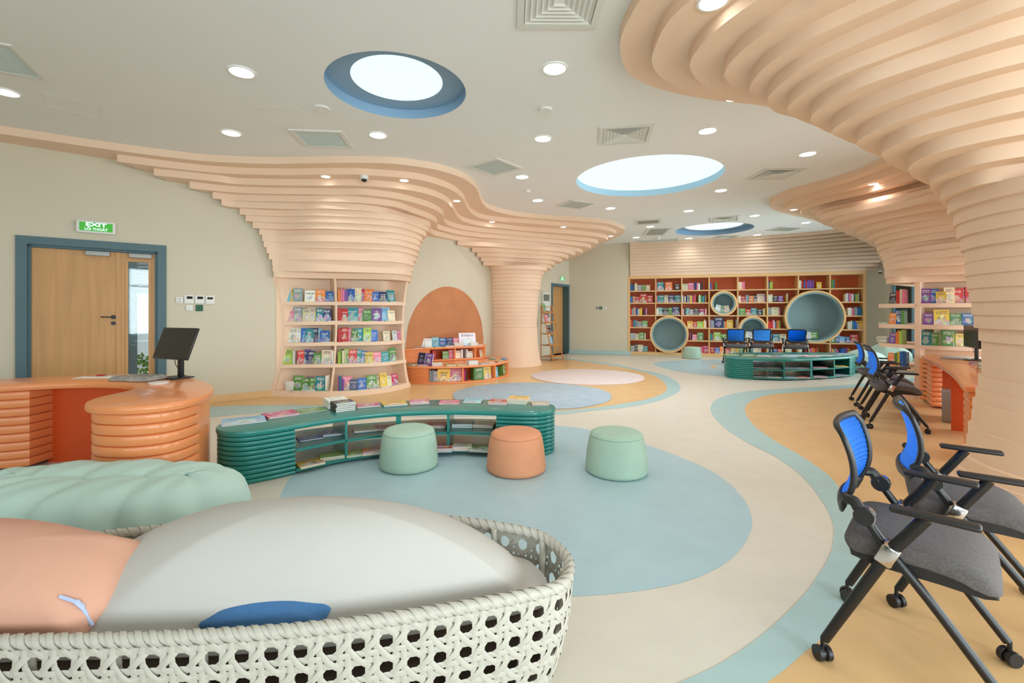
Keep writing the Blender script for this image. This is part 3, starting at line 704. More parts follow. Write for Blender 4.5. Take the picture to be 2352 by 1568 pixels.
# ================================================================= CEILING AND WALL FIXTURES
def cp(x, y, z=CEIL): return P(x, y, z)
dl_mesh = None
def make_downlight():
    r = empty('downlight'); bm = BM(); n = 32
    prof = [(0.118, -0.001), (0.116, -0.008), (0.1, -0.009), (0.097, -0.003)]
    loft(bm, [[(a * math.cos(2 * math.pi * k / n), a * math.sin(2 * math.pi * k / n), z) for k in range(n)] for a, z in prof], caps=False)
    obj('trim_ring', bm, M_white, r)
    bm = BM(); cyl(bm, (0, 0, -0.004), 0.099, 0.004, 32); obj('glowing_disc', bm, M_bulb, r)
    return r
DL = [(555, 165, 'second row, left of the dark blue round light', 0), (531, 305, 'near the left canopy, above the exit door side', 0), (868, 310, 'below the dark blue round light', 0),
      (1274, 157, 'right of the dark blue round light', 0), (1247, 318, 'between the two grilles in mid ceiling', 0), (1199, 406, 'beside the right frosted ceiling panel', 0),
      (1235, 460, 'left of the farther frosted ceiling panel', 0), (1402, 478, 'right of the farther frosted ceiling panel', 0), (1625, 300, 'right of the square grille in mid ceiling', 0),
      (1855, 353, 'beside the big right canopy, above a square grille', 0), (1656, 437, 'just beyond the widest round light, at its right end', 0), (1581, 484, 'between the two farther round lights', 0),
      (1733, 495, 'right beside the farthest round light', 0), (1493, 520, 'between the two dark slotted grilles', 0), (1461, 545, 'nearest the far left corner of the ceiling', 0),
      (1582, 547, 'by the far bookcase wall, left of the small grille', 0), (1739, 539, 'by the far bookcase wall, right of the small grille', 0), (1851, 511, 'beside the far canopy, above the grey ceiling panel', 0),
      (12, 211, 'at the left edge of the picture', 0),
      (748, 405, 'under the left canopy, left of the dome camera', 2), (928, 414, 'under the left canopy, right of the dome camera', 2), (1049, 461, 'under the bend of the left canopy', 2),
      (1130, 509, 'under the canopy just after its bend', 2), (1294, 521, 'under the canopy above the round column', 2), (1403, 542, 'under the tip of the canopy above the round column', 2),
      (1638, 2, 'under the biggest canopy at the top edge of the picture', 2), (1684, 225, 'under the biggest canopy at its far rim', 1),
      (2006, 422, 'under the far right canopy, right one', 2), (1823, 481, 'under the tip of the far right canopy', 2), (1938, 547, 'under the cladding at the far right, above the bookcase', 1)]
proto = make_downlight()
spot = bpy.data.lights.new('downlight_lamp', 'SPOT'); spot.energy = SPOT_W; spot.spot_size = math.radians(140); spot.spot_blend = 0.9; spot.shadow_soft_size = 0.08; spot.color = (1.0, 0.98, 0.94)
for i, (x, y, where, k) in enumerate(DL):
    z = CEIL if k == 0 else zl(k)
    p = cp(x, y, z); o = proto if i == 0 else dup(proto); o.location = (p.x, p.y, z)
    if k: o.scale = (0.62, 0.62, 1)
    if y == 2: o.scale = (0.85, 0.85, 1)
    tag(o, 'round recessed downlight ' + where, 'downlight', 'downlights')
    so = bpy.data.objects.new('downlight_lamp', spot); COL.objects.link(so); so.location = (p.x, p.y, z - 0.02)
# square grilles and frosted panels given by their four corners in the ceiling plane
def quadM(c4):
    a, b, c, d = [cp(*q) for q in c4]; ctr = (a + b + c + d) / 4
    ux = ((b - a) + (c - d)) / 2; uy = ((a - d) + (b - c)) / 2
    w, h = ux.length, uy.length; ang = math.atan2(ux.y, ux.x)
    return ctr, ang, w, h, (1 if ux.cross(uy).z > 0 else -1)
def diffuser(c4, label, n=6):
    ctr, ang, w, h, s = quadM(c4); e = empty('ceiling_grille', (ctr.x, ctr.y, CEIL), ang); tag(e, label, 'air grille', 'square ceiling grilles')
    bm = BM()
    def fr(bm, a, b, z0, z1):
        wa, ha, wb, hb = w / 2 * a, h / 2 * a, w / 2 * b, h / 2 * b
        loft(bm, [[(-wa, -ha, z0), (wa, -ha, z0), (wa, ha, z0), (-wa, ha, z0)], [(-wb, -hb, z1), (wb, -hb, z1), (wb, hb, z1), (-wb, hb, z1)]], caps=False)
    fr(bm, 1, 1, 0, -0.012); fr(bm, 1, 0.84, -0.012, -0.014); fr(bm, 0.84, 0.84, -0.014, 0.05)
    obj('frame', bm, M_vent, e, smooth=0)
    bm = BM()
    for i in range(n):
        a = 0.78 * (1 - i / n) + 0.02
        fr(bm, a + 0.012, max(a - 0.05, 0.012), -0.013, -0.001)
    obj('louvres', bm, M_vent, e, smooth=0)
    bm = BM(); box(bm, -w * 0.42, w * 0.42, -h * 0.42, h * 0.42, 0.03, 0.035); obj('shade_backing', bm, M_ventdark, e, smooth=0)  # near-black sheet in place of the shade inside the grille
diffuser([(1198, -77), (1413, -77), (1366.5, 64), (1181.6, 63)], 'large square air grille at the top edge of the picture')
diffuser([(1374.9, 293.5), (1502, 282.4), (1491.6, 327), (1376, 332)], 'square air grille beside the widest round light')
diffuser([(1755, 385.8), (1850.6, 385.8), (1802.7, 411.4), (1714, 411.4)], 'square air grille between widest round light and far right canopy')
diffuser([(1628, 500), (1697.6, 494), (1699.7, 505.9), (1633.6, 510.5)], 'small square air grille just before the farthest round light')
diffuser([(1643, 540.4), (1695, 539.3), (1693.5, 546), (1640, 547.5)], 'small square air grille behind the farthest round light')
def slotted(c4, label):
    ctr, ang, w, h, s = quadM(c4); e = empty('slot_grille', (ctr.x, ctr.y, CEIL), ang); tag(e, label, 'air grille')
    bm = BM(); t = min(w, h) * 0.12
    for a in ((-w / 2, w / 2, -h / 2, -h / 2 + t), (-w / 2, w / 2, h / 2 - t, h / 2), (-w / 2, -w / 2 + t, -h / 2 + t, h / 2 - t), (w / 2 - t, w / 2, -h / 2 + t, h / 2 - t)): box(bm, *a, -0.012, 0.0)
    obj('frame', bm, M_vent, e, smooth=0)
    bm = BM(); n = 18
    for i in range(n):
        x = -w / 2 + t + (w - 2 * t) * (i + 0.5) / n; box(bm, x - 0.006, x + 0.006, -h / 2 + t, h / 2 - t, -0.010, -0.002)
    obj('slats', bm, M_vent, e, smooth=0)
    bm = BM(); box(bm, -w / 2 + t, w / 2 - t, -h / 2 + t, h / 2 - t, -0.0018, 0); obj('shade_backing', bm, M_ventdark, e, smooth=0)  # near-black sheet drawn for the shade between the slats
slotted([(1455, 506), (1518.5, 502.6), (1520, 512), (1461, 516)], 'dark slotted air grille, the nearer one by the canopy tip')
slotted([(1478.5, 524.4), (1534.8, 523), (1535.6, 539), (1484, 540.4)], 'dark slotted air grille, the farther one by the far corner')
def frosted(c4, label, m=M_frost):
    ctr, ang, w, h, s = quadM(c4); e = empty('ceiling_panel', (ctr.x, ctr.y, CEIL), ang); tag(e, label, 'ceiling panel')
    bm = BM(); t = min(w, h) * 0.09
    for a in ((-w / 2, w / 2, -h / 2, -h / 2 + t), (-w / 2, w / 2, h / 2 - t, h / 2), (-w / 2, -w / 2 + t, -h / 2 + t, h / 2 - t), (w / 2 - t, w / 2, -h / 2 + t, h / 2 - t)): box(bm, *a, -0.014, 0.0)
    obj('frame', bm, M_vent, e, smooth=0)
    bm = BM(); box(bm, -w / 2 + t, w / 2 - t, -h / 2 + t, h / 2 - t, -0.006, 0)
    n = 22
    for i in range(n):
        y = -h / 2 + t + (h - 2 * t) * (i + 0.5) / n; box(bm, -w / 2 + t, w / 2 - t, y - 0.004, y + 0.004, -0.009, -0.005)
    obj('ribbed_sheet', bm, m, e, smooth=0)
frosted([(-60, 88), (59.5, 110.5), (77.6, 176), (-60, 152)], 'frosted square ceiling panel at the left edge of the picture')
frosted([(668, 296.7), (791, 300.5), (808, 340), (695, 335.7)], 'frosted square ceiling panel above the left canopy')
frosted([(1070, 381.6), (1140, 361.7), (1202.6, 385.4), (1132, 403)], 'frosted square ceiling panel beside the bend of the left canopy')
frosted([(1273.5, 474.6), (1311.7, 458.5), (1371, 465.8), (1332.8, 478.4)], 'frosted square ceiling panel above the round column canopy')
frosted([(1761.5, 528.4), (1801, 519), (1844.5, 522.7), (1803.7, 531.7)], 'greyish square ceiling panel near the far right canopy')
frosted([(1461, 551), (1561, 546.7), (1558.8, 552.7), (1465, 556.7)], 'long frosted ceiling panel at the far wall')
def hatch(c4, label):
    ctr, ang, w, h, s = quadM(c4); bm = BM(); t = 0.004
    for a in ((-w / 2, w / 2, -h / 2, -h / 2 + t), (-w / 2, w / 2, h / 2 - t, h / 2), (-w / 2, -w / 2 + t, -h / 2 + t, h / 2 - t), (w / 2 - t, w / 2, -h / 2 + t, h / 2 - t)): box(bm, *a, -0.0015, 0.001)
    o = obj('access_hatch', bm, M_vent, smooth=0); o.location = (ctr.x, ctr.y, CEIL); o.rotation_euler = (0, 0, ang); tag(o, label, 'hatch')
hatch([(97, 210), (231, 243), (227, 268), (101, 244)], 'thin outline of an access hatch in the ceiling at the left')
hatch([(588, 243), (692, 248), (713, 285), (628, 284)], 'thin outline of an access hatch beside the round ceiling speaker')
hatch([(1700, 436), (1764, 432), (1743, 444), (1682, 444)], 'thin outline of an access hatch beyond the widest round light')
def disc(name, x, y, r, h, m, label, cat, z=CEIL):
    p = cp(x, y, z); bm = BM(); n = 32
    prof = [(r, 0), (r, -h * 0.5), (r * 0.9, -h), (r * 0.55, -h * 0.9)]
    loft(bm, [[(a * math.cos(2 * math.pi * k / n), a * math.sin(2 * math.pi * k / n), zz) for k in range(n)] for a, zz in prof][::-1])
    bmesh.ops.recalc_face_normals(bm, faces=bm.faces)
    o = obj(name, bm, m, loc=(p.x, p.y, z)); tag(o, label, cat); return o
disc('ceiling_speaker', 739, 248.5, 0.085, 0.014, M_white, 'flat round white ceiling speaker below the dark blue round light', 'speaker')
disc('emergency_lamp', 1253.5, 250.5, 0.07, 0.02, M_white, 'small round white ceiling fitting between the downlights right of the blue round light', 'ceiling fitting')
disc('smoke_detector', 1212, 437, 0.05, 0.045, M_white, 'small white smoke detector above the round column canopy', 'smoke detector')
disc('smoke_detector', 1511, 545, 0.07, 0.06, M_white, 'small white smoke detector near the far wall', 'smoke detector')
def domecam(loc, ang, label):
    e = empty('dome_camera', loc, ang); tag(e, label, 'security camera')
    bm = BM(); n = 28
    loft(bm, [[(a * math.cos(2 * math.pi * k / n), a * math.sin(2 * math.pi * k / n), z) for k in range(n)] for a, z in ((0.044, -0.052), (0.058, -0.045), (0.060, -0.02), (0.060, 0.0))]); obj('housing', bm, M_white, e)
    bm = BM(); bmesh.ops.create_uvsphere(bm, u_segments=20, v_segments=12, radius=0.042)
    for v in bm.verts: v.co.z = v.co.z * 0.95 - 0.05
    obj('lens_dome', bm, M_black, e)
p = cp(836.5, 404, zl(2)); domecam((p.x, p.y, zl(2)), 0, 'white dome camera hanging under the left canopy between two downlights')
p = BC1 + bd * 0.36 - bn * 0.08; domecam((p.x, p.y, 2.515), 0, 'white dome camera under the cladding right of the bookcase')
# text helper: letters as a mesh of their own
def text(s, size, M, m, parent, name='lettering', align='CENTER', bold=0.0, ext=0.001):
    c = bpy.data.curves.new('t', 'FONT'); c.body = s; c.size = size; c.align_x = align; c.align_y = 'CENTER'; c.extrude = ext; c.offset = bold; c.resolution_u = 3
    o = bpy.data.objects.new('t', c); COL.objects.link(o); dg = bpy.context.evaluated_depsgraph_get()
    me = bpy.data.meshes.new_from_object(o.evaluated_get(dg)); bpy.data.objects.remove(o); bpy.data.curves.remove(c)
    me.transform(M); me.materials.clear(); me.materials.append(m); me.name = name
    q = bpy.data.objects.new(name, me); COL.objects.link(q)
    if parent: q.parent = parent
    return q
RX90 = Matrix.Rotation(math.pi / 2, 4, 'X')
# exit signs
ts0, ts1 = lt(176), lt(266)
b0 = WL(ts0, 0); w = ts1 - ts0; zt_ = EYE + (HY - 504.5) / F * b0.y; zb_ = EYE + (HY - 533) / F * b0.y
e = empty('exit_sign', (b0.x, b0.y, zb_), ang); tag(e, 'green lit exit sign with white letters above the double door', 'exit sign')
hs_ = zt_ - zb_
bm = BM(); bbox_bev(bm, 0, w, -0.055, -0.001, 0, hs_, 0.008); obj('housing', bm, M_white, e)
bm = BM(); box(bm, 0.03, w - 0.03, -0.058, -0.054, 0.025, hs_ - 0.025); obj('green_face', bm, M_exit, e, smooth=0)
text('EXIT', hs_ * 0.42, T(w / 2, -0.059, hs_ * 0.66) @ Matrix.Diagonal((1.5, 1, 1, 1)) @ RX90, M_exitwhite, e, bold=0.002)
text('LỐI THOÁT', hs_ * 0.27, T(w / 2, -0.059, hs_ * 0.30) @ RX90, M_exitwhite, e, bold=0.001)
bm = BM(); tube(bm, catmull([(0, -0.01, hs_ * 0.98), (-0.03, -0.012, hs_ * 0.9), (-0.035, -0.012, hs_ * 0.6), (0.0, -0.01, hs_ * 0.4)], 5), 0.004); obj('cable', bm, M_white, e)
t_ = ft(1288); b0 = WF(t_ - 0.17, 0); zz = EYE + (HY - 640) / F * WF(t_, 0).y
e = empty('exit_sign', (b0.x, b0.y, zz - 0.085), ang2); tag(e, 'small green lit exit sign above the far single door', 'exit sign')
bm = BM(); bbox_bev(bm, 0, 0.34, -0.06, -0.001, 0, 0.17, 0.006); obj('housing', bm, M_white, e)
bm = BM(); box(bm, 0.02, 0.32, -0.063, -0.058, 0.02, 0.15); obj('green_face', bm, M_exit, e, smooth=0)
text('EXIT', 0.075, T(0.17, -0.064, 0.105) @ RX90, M_exitwhite, e, bold=0.002)
text('LỐI THOÁT', 0.045, T(0.17, -0.064, 0.05) @ RX90, M_exitwhite, e, bold=0.001)
# wall controls right of the double door
def plate(u0, y0, u1, y1, name, label, cat, m=M_white, screen=None, extra=None):
    a, b = lt(u0), lt(u1); p0 = WL(a, 0); zt2 = EYE + (HY - y0) / F * p0.y; zb2 = EYE + (HY - y1) / F * p0.y; w = b - a; h = zt2 - zb2
    e = empty(name, (p0.x, p0.y, zb2), ang); tag(e, label, cat)
    bm = BM(); bbox_bev(bm, 0, w, -0.02, -0.001, 0, h, 0.005); obj('cover', bm, m, e)
    if screen:
        bm = BM(); box(bm, w * screen[0], w * screen[1], -0.022, -0.019, h * screen[2], h * screen[3]); obj('display', bm, M_ventdark, e, smooth=0)
    if extra:
        bm = BM()
        for (x, z, rx, rz) in extra: box(bm, w * x - rx, w * x + rx, -0.0225, -0.0195, h * z - rz, h * z + rz)
        obj('contacts', bm, M_ventdark, e, smooth=0)
sock = [(0.5, 0.75, 0.003, 0.008), (0.32, 0.66, 0.006, 0.003), (0.68, 0.66, 0.006, 0.003), (0.5, 0.34, 0.003, 0.007), (0.33, 0.24, 0.005, 0.003), (0.67, 0.24, 0.005, 0.003)]
plate(404, 681.7, 420.3, 696.5, 'wall_socket', 'white wall socket leftmost beside the door, next to the thermostats', 'socket', extra=sock)
plate(423.2, 677.3, 445.5, 697, 'thermostat', 'white thermostat nearest the wall socket, left of three', 'thermostat', screen=(0.25, 0.85, 0.55, 0.85))
plate(447.3, 677.8, 469.5, 697.5, 'thermostat', 'white thermostat in the middle of the three', 'thermostat', screen=(0.25, 0.85, 0.55, 0.85))
plate(471.5, 678.5, 493, 698, 'thermostat', 'white thermostat farthest from the door, right of three', 'thermostat', screen=(0.2, 0.8, 0.55, 0.8))
plate(427, 700, 443, 713.5, 'wall_switch', 'white switch plate with round button, under the left thermostat', 'switch', extra=[(0.5, 0.5, 0.004, 0.004)])
plate(449.5, 700, 466, 714, 'call_point', 'small dark green emergency plate under the middle thermostat', 'call point', m=mat('dark_green_plate', rgb(18, 92, 62), 0.4), extra=[(0.5, 0.5, 0.02, 0.004)])
# distribution boards beside the far door
for (y0, y1, lab) in ((668, 702, 'white electrical box with grey window on the far wall, upper one'), (705, 742, 'white electrical box with grey window behind the ladder shelf, lower one')):
    a, b = ft(1243.5), ft(1258.5); p0 = WF(a, 0); zt2 = EYE + (HY - y0 - 2) / F * p0.y; zb2 = EYE + (HY - y1) / F * p0.y; w = b - a
    e = empty('electrical_box', (p0.x, p0.y, zb2), ang2); tag(e, lab, 'electrical box')
    bm = BM(); bbox_bev(bm, 0, w, -0.06, -0.001, 0, zt2 - zb2, 0.006); obj('cover', bm, M_white, e)
    bm = BM(); hh = zt2 - zb2; box(bm, w * 0.08, w * 0.94, -0.064, -0.058, hh * 0.35, hh * 0.82); obj('window', bm, mat('smoked_window', rgb(110, 122, 112), 0.2), e, smooth=0)
# plates on the far wall
fwd = (FC1 - FD1).normalized(); angf = math.atan2(fwd.y, fwd.x)
def fpl(u0, u1, m, name, label, cat, dot=None):
    def tt(u): k = (u - CX) / F; return (k * FD1.y - FD1.x) / (fwd.x - k * fwd.y)
    a, b = tt(u0), tt(u1); q = FD1 + fwd * a; z = EYE + (HY - 710) / F * q.y
    e = empty(name, (q.x, q.y, z), angf); tag(e, label, cat); bm = BM(); bbox_bev(bm, 0, b - a, -0.025, -0.001, 0, 0.085, 0.004); obj('cover', bm, m, e)
    bm = BM(); box(bm, (b - a) / 2 - 0.014, (b - a) / 2 + 0.014, -0.029, -0.024, 0.03, 0.055); obj('button', bm, dot or M_ventdark, e, smooth=0)
fpl(1370, 1376, M_steel, 'wall_switch', 'grey switch on the far wall, left of three plates', 'switch')
fpl(1377, 1383, MATS['dark_green_plate'], 'call_point', 'dark green plate on the far wall, between a switch and a white plate', 'call point', M_vent)
fpl(1384, 1393, M_white, 'wall_switch', 'white plate with red button on the far wall', 'switch', mat('red_button', rgb(190, 40, 40), 0.4))

# ================================================================= FURNITURE
def clip(poly, p, n):
    """keep the part of a polygon on the side n of the line through p"""
    out = []; p, n = Vector(p), Vector(n); m = len(poly)
    for i in range(m):
        a, b = Vector(poly[i]), Vector(poly[(i + 1) % m]); da, db = (a - p).dot(n), (b - p).dot(n)
        if da >= 0: out.append(a)
        if (da >= 0) != (db >= 0): out.append(a + (b - a) * (da / (da - db)))
    return out
def area2(pts): return sum(pts[i][0] * pts[(i + 1) % len(pts)][1] - pts[(i + 1) % len(pts)][0] * pts[i][1] for i in range(len(pts)))
def dedupe(pts, d=0.008):
    out = []
    for p in pts:
        p = Vector((p[0], p[1]))
        if not out or (p - out[-1]).length > d: out.append(p)
    if (out[0] - out[-1]).length < d: out.pop()
    return out
def inset(pts, d):
    pts = [Vector(p) for p in pts]
    if area2(pts) < 0: pts = pts[::-1]
    n = len(pts); out = []
    for i in range(n):
        a, b, c = pts[i - 1], pts[i], pts[(i + 1) % n]; g1 = (b - a).normalized(); g2 = (c - b).normalized()
        nn = Vector((-g1.y, g1.x)) + Vector((-g2.y, g2.x))
        if nn.length < 1e-6: nn = Vector((-g1.y, g1.x))
        nn.normalize(); c_ = max(0.5, nn.dot(Vector((-g1.y, g1.x)))); out.append(b + nn * (d / c_))
    return out
def dense(pts, step=0.06):
    out = []
    for i in range(len(pts)):
        a, b = Vector(pts[i]), Vector(pts[(i + 1) % len(pts)]); m = max(1, int((b - a).length / step))
        for k in range(m): out.append(a + (b - a) * k / m)
    return out
def roundslab(bm, pts, z0, z1, r, mi=0):
    """slab with softly rounded rim"""
    pts = dense(dedupe(pts)); 
    if area2(pts) < 0: pts = pts[::-1]
    rings = []
    for o, z in ((r, z0), (r * 0.3, z0 + r * 0.3), (0, z0 + r), (0, z1 - r), (r * 0.3, z1 - r * 0.3), (r, z1)):
        q = inset(pts, o) if o else pts
        rings.append([(p.x, p.y, z) for p in q])
    loft(bm, rings, mi=mi)
def ribbed(bm, pts, z0, z1, n, r=0.012):
    h = (z1 - z0) / n
    core = inset(dense(dedupe(pts)), 0.02); prism(bm, [tuple(p) for p in core], z0, z1)
    for i in range(n): roundslab(bm, pts, z0 + i * h + 0.001, z0 + (i + 1) * h - 0.001, min(r, h * 0.42))
def wedge(poly, q, g, a, b):
    """strip of the polygon between two parallel cuts through q+g*a and q+g*b"""
    return clip(clip(poly, q + g * a, g), q + g * b, -g)

# ---- near green curved bench shelf
GT = 0.43
gfront = [(496, 984), (515.7, 990.7), (560, 991.5), (622.9, 983.6), (680, 974.6), (794, 956.8), (908.6, 946), (1030, 942.5), (1139, 944.3), (1200, 946.5), (1240, 946), (1266, 942), (1276, 935.5)]
gback = [(1270, 929), (1247.9, 924.6), (1158.6, 918), (1006.8, 917), (873, 923), (730, 934), (622.9, 948), (533.6, 964), (503, 973.5)]
GO = catmull([P(x, y, GT).to_2d() for x, y in gfront + gback], 6, True)
GF = Path(catmull([P(x, y, GT).to_2d() for x, y in gfront], 6))
g0 = Vector((-1.0, 4.6, 0)); e = empty('curved_bench_shelf', g0); tag(e, 'dark green curved low bench shelf in the middle of the room, near the poufs', 'bench shelf')
bm = BM(); roundslab(bm, GO, GT - 0.045, GT, 0.012)
shift(bm, g0); obj('top_board', bm, M_green, e)
def cut(path, u):
    s = path.ray(u); q, g = path.at(s); return q, g
qa, ga_ = cut(GF, 681); qb, gb_ = cut(GF, 1139)
GI = inset(GO, 0.008)
podL = clip(GI, qa, -ga_); podR = clip(GI, qb, gb_)
# the concave outline may leave stray pieces on the wrong side: cut them off by X
podL = clip(podL, qa + Vector((0.25, 0)), Vector((-1, 0))); podR = clip(podR, qb - Vector((0.25, 0)), Vector((1, 0)))
for pod in (podL, podR):
    bm = BM(); ribbed(bm, pod, 0.0, GT - 0.046, 10, 0.013); shift(bm, g0); obj('ribbed_pod', bm, M_green, e)
mid = clip(clip(GI, qa, ga_), qb, -gb_)
for z0_, z1_, nm in ((0.02, 0.045, 'bottom_board'), (0.195, 0.218, 'middle_board')):
    bm = BM(); prism(bm, [tuple(p) for p in mid], z0_, z1_); shift(bm, g0); obj(nm, bm, M_green, e)
for u, w_ in ((796, 0.011), (915.5, 0.024), (1029, 0.011)):
    q, g = cut(GF, u); d = wedge(GI, q, g, -w_, w_); bm = BM(); prism(bm, [tuple(p) for p in d], 0.045, GT - 0.045); shift(bm, g0); obj('divider', bm, M_green, e)
q, g = cut(GF, 915.5)
# ---- far green bench shelf
ffront = [(1662.6, 817), (1672, 820.5), (1697, 822.3), (1730.6, 823.5), (1808, 825), (1890, 822.6), (1944, 819.5), (1961, 816.5), (1965, 813.8)]
fback = [(1955, 811.3), (1920, 809.5), (1850, 808.6), (1760, 808.8), (1690, 810), (1666, 812.7)]
FO = catmull([P(x, y, GT).to_2d() for x, y in ffront + fback], 6, True); FF = Path(catmull([P(x, y, GT).to_2d() for x, y in ffront], 6))
f0 = Vector((5.9, 9.8, 0)); e = empty('curved_bench_shelf', f0); tag(e, 'dark green curved bench shelf far back, before the three chairs and the bookcase', 'bench shelf')
bm = BM(); roundslab(bm, FO, GT - 0.045, GT, 0.012); shift(bm, f0); obj('top_board', bm, M_green, e)
FI = inset(FO, 0.008); qa, ga_ = cut(FF, 1731); qb, gb_ = cut(FF, 1953)
podL = clip(FI, qa, -ga_); podR = clip(FI, qb, Vector((0.9, 0.35)).normalized())
for pod in (podL, podR):
    bm = BM(); ribbed(bm, pod, 0.0, GT - 0.046, 10, 0.013); shift(bm, f0); obj('ribbed_pod', bm, M_green, e)
mid = clip(clip(FI, qa, ga_), qb, -Vector((0.9, 0.35)).normalized())
for z0_, z1_, nm in ((0.02, 0.045, 'bottom_board'), (0.195, 0.218, 'middle_board')):
    bm = BM(); prism(bm, [tuple(p) for p in mid], z0_, z1_); shift(bm, f0); obj(nm, bm, M_green, e)
for u, w_, dd in ((1801, 0.012, (0.54, 1.2)), (1864, 0.02, (0.47, 1.15)), (1917, 0.012, (0.33, 1.0))):
    q, g = cut(FF, u); dd = Vector(dd).normalized(); g = Vector((dd.y, -dd.x)); d = wedge(FI, q, g, -w_, w_); bm = BM(); prism(bm, [tuple(p) for p in d], 0.045, GT - 0.045); shift(bm, f0); obj('divider', bm, M_green, e)

# ---- orange two-tier book stand by the painted circle
LOW = Path(catmull([(-2.18, 9.0), (-1.95, 8.76), (-1.29, 8.71), (-0.57, 8.99), (-0.18, 9.5), (-0.05, 10.0), (-0.12, 10.45), (-0.45, 10.9)], 8))
UP = Path(catmull([(-2.2, 9.20), (-1.98, 9.40), (-1.68, 9.56), (-1.22, 9.80), (-0.80, 10.02), (-0.60, 10.28), (-0.62, 10.6), (-0.85, 10.85)], 8))
s0_ = Vector((-1.2, 9.7, 0)); e = empty('book_stand', s0_); tag(e, 'orange two-tier curved book stand under the painted circle', 'book stand')
def tier(path, z0, z1, backpts, name, uend, cuts, n):
    z1t = z1; tp = [tuple(p) for p in path.p] + backpts
    bm = BM(); roundslab(bm, [Vector(p) for p in tp], z1 - 0.04, z1, 0.012); roundslab(bm, [Vector(p) for p in tp], z0, z0 + 0.035, 0.01); shift(bm, s0_); obj(name + '_boards', bm, M_orange, e)
    off = path.offset(0.012, 80); inn = path.offset(0.36, 80)
    s1 = path.ray(uend); fr_ = [off.at(s1 * off.L / path.L * i / 10)[0] for i in range(11)]; bk_ = [inn.at(s1 * inn.L / path.L * i / 10)[0] for i in range(11)]
    bm = BM(); ribbed(bm, fr_ + bk_[::-1], z0 + 0.036, z1 - 0.041, n, 0.01); shift(bm, s0_); obj('ribbed_pod', bm, M_orange, e)
    bm = BM(); K = 30
    A_ = [inn.at(inn.L * (s1 / path.L + (0.99 - s1 / path.L) * i / K))[0] for i in range(K + 1)]; nn_ = Path(A_).offset(0.02, K + 1).p
    prism(bm, [tuple(p) for p in A_] + [tuple(p) for p in nn_[::-1]], z0 + 0.03, z1 - 0.03); shift(bm, s0_); obj('back_panel', bm, M_orangedk, e)
    for u in cuts:
        s = path.ray(u); q, g = off.at(s * off.L / path.L); nn2 = Vector((-g.y, g.x)); bm = BM()
        prism(bm, [tuple(q - g * 0.012), tuple(q + g * 0.012), tuple(q + g * 0.012 + nn2 * 0.36), tuple(q - g * 0.012 + nn2 * 0.36)], z0 + 0.03, z1 - 0.03); shift(bm, s0_); obj('divider', bm, M_orange, e, smooth=0)
    return off
LOWO = tier(LOW, 0.0, 0.335, [(-0.9, 10.75), (-1.5, 10.02), (-2.2, 9.12)], 'lower', 983, (1063.5, 1139, 1169), 7)
UPO = tier(UP, 0.335, 0.63, [(-1.2, 10.48), (-1.6, 9.98), (-2.1, 9.33)], 'upper', 989, (1047, 1094, 1116), 6)

# ---- orange reception desk at the left
DZ = 0.76
outl = [(-330, 893), (-150, 889), (0, 885), (118.6, 879), (217.5, 876.6), (276.8, 878.6), (304.5, 883), (309, 889), (292.6, 896), (257, 904), (221, 912), (199, 920), (193.8, 926.8), (205.6, 930.8), (237, 933), (296.6, 933), (375.6, 927), (435, 917), (474.5, 905), (491.5, 891), (482, 879), (454.7, 869.5), (395, 861.6), (316, 858), (182, 861.6), (0, 869.5), (-150, 876), (-330, 884)]
DO = catmull([P(x, y, DZ).to_2d() for x, y in outl], 6, True)
d0_ = Vector((-3.4, 3.9, 0)); e = empty('reception_desk', d0_); tag(e, 'glossy orange curved reception desk with ribbed sides, before the double door', 'desk')
bm = BM(); roundslab(bm, DO, DZ - 0.06, DZ, 0.02); shift(bm, d0_); obj('desk_top', bm, M_orange, e)
DI = inset(DO, 0.035)
lobe = clip(clip(DI, (0, 3.46), (0, -1)), (-3.3, 0), (1, 0))
bm = BM(); ribbed(bm, lobe, 0.03, DZ - 0.062, 9, 0.016); shift(bm, d0_); obj('ribbed_pod', bm, M_orange, e)
lp = clip(clip(DI, (-4.26, 0), (-1, 0)), (-6.3, 0), (1, 0))
bm = BM(); ribbed(bm, lp, 0.03, DZ - 0.062, 9, 0.016); shift(bm, d0_); obj('ribbed_pod', bm, M_orange, e)
# smooth outer apron that follows the outline round the back
apr = [(-2.40, 3.36), (-2.45, 3.60), (-2.52, 3.80), (-2.74, 4.03), (-3.02, 4.24), (-3.4, 4.44), (-3.83, 4.55), (-4.3, 4.47), (-4.8, 4.25)]
ap = Path(catmull(apr, 5)); ai = ap.offset(0.03, 41)
bm = BM(); prism(bm, [tuple(p) for p in ap.sample(41)] + [tuple(p) for p in ai.p[::-1]], 0.0, DZ - 0.06); shift(bm, d0_); obj('outer_panel', bm, M_orange, e)
inn_ = Path(catmull([(-4.3, 4.22), (-3.9, 4.24), (-3.5, 4.2), (-3.2, 4.08), (-3.05, 3.85), (-3.0, 3.5)], 5)); i2 = inn_.offset(0.03, 31)
bm = BM(); prism(bm, [tuple(p) for p in inn_.sample(31)] + [tuple(p) for p in i2.p[::-1]], 0.0, DZ - 0.06); shift(bm, d0_); obj('inner_panel', bm, M_orangedk, e)

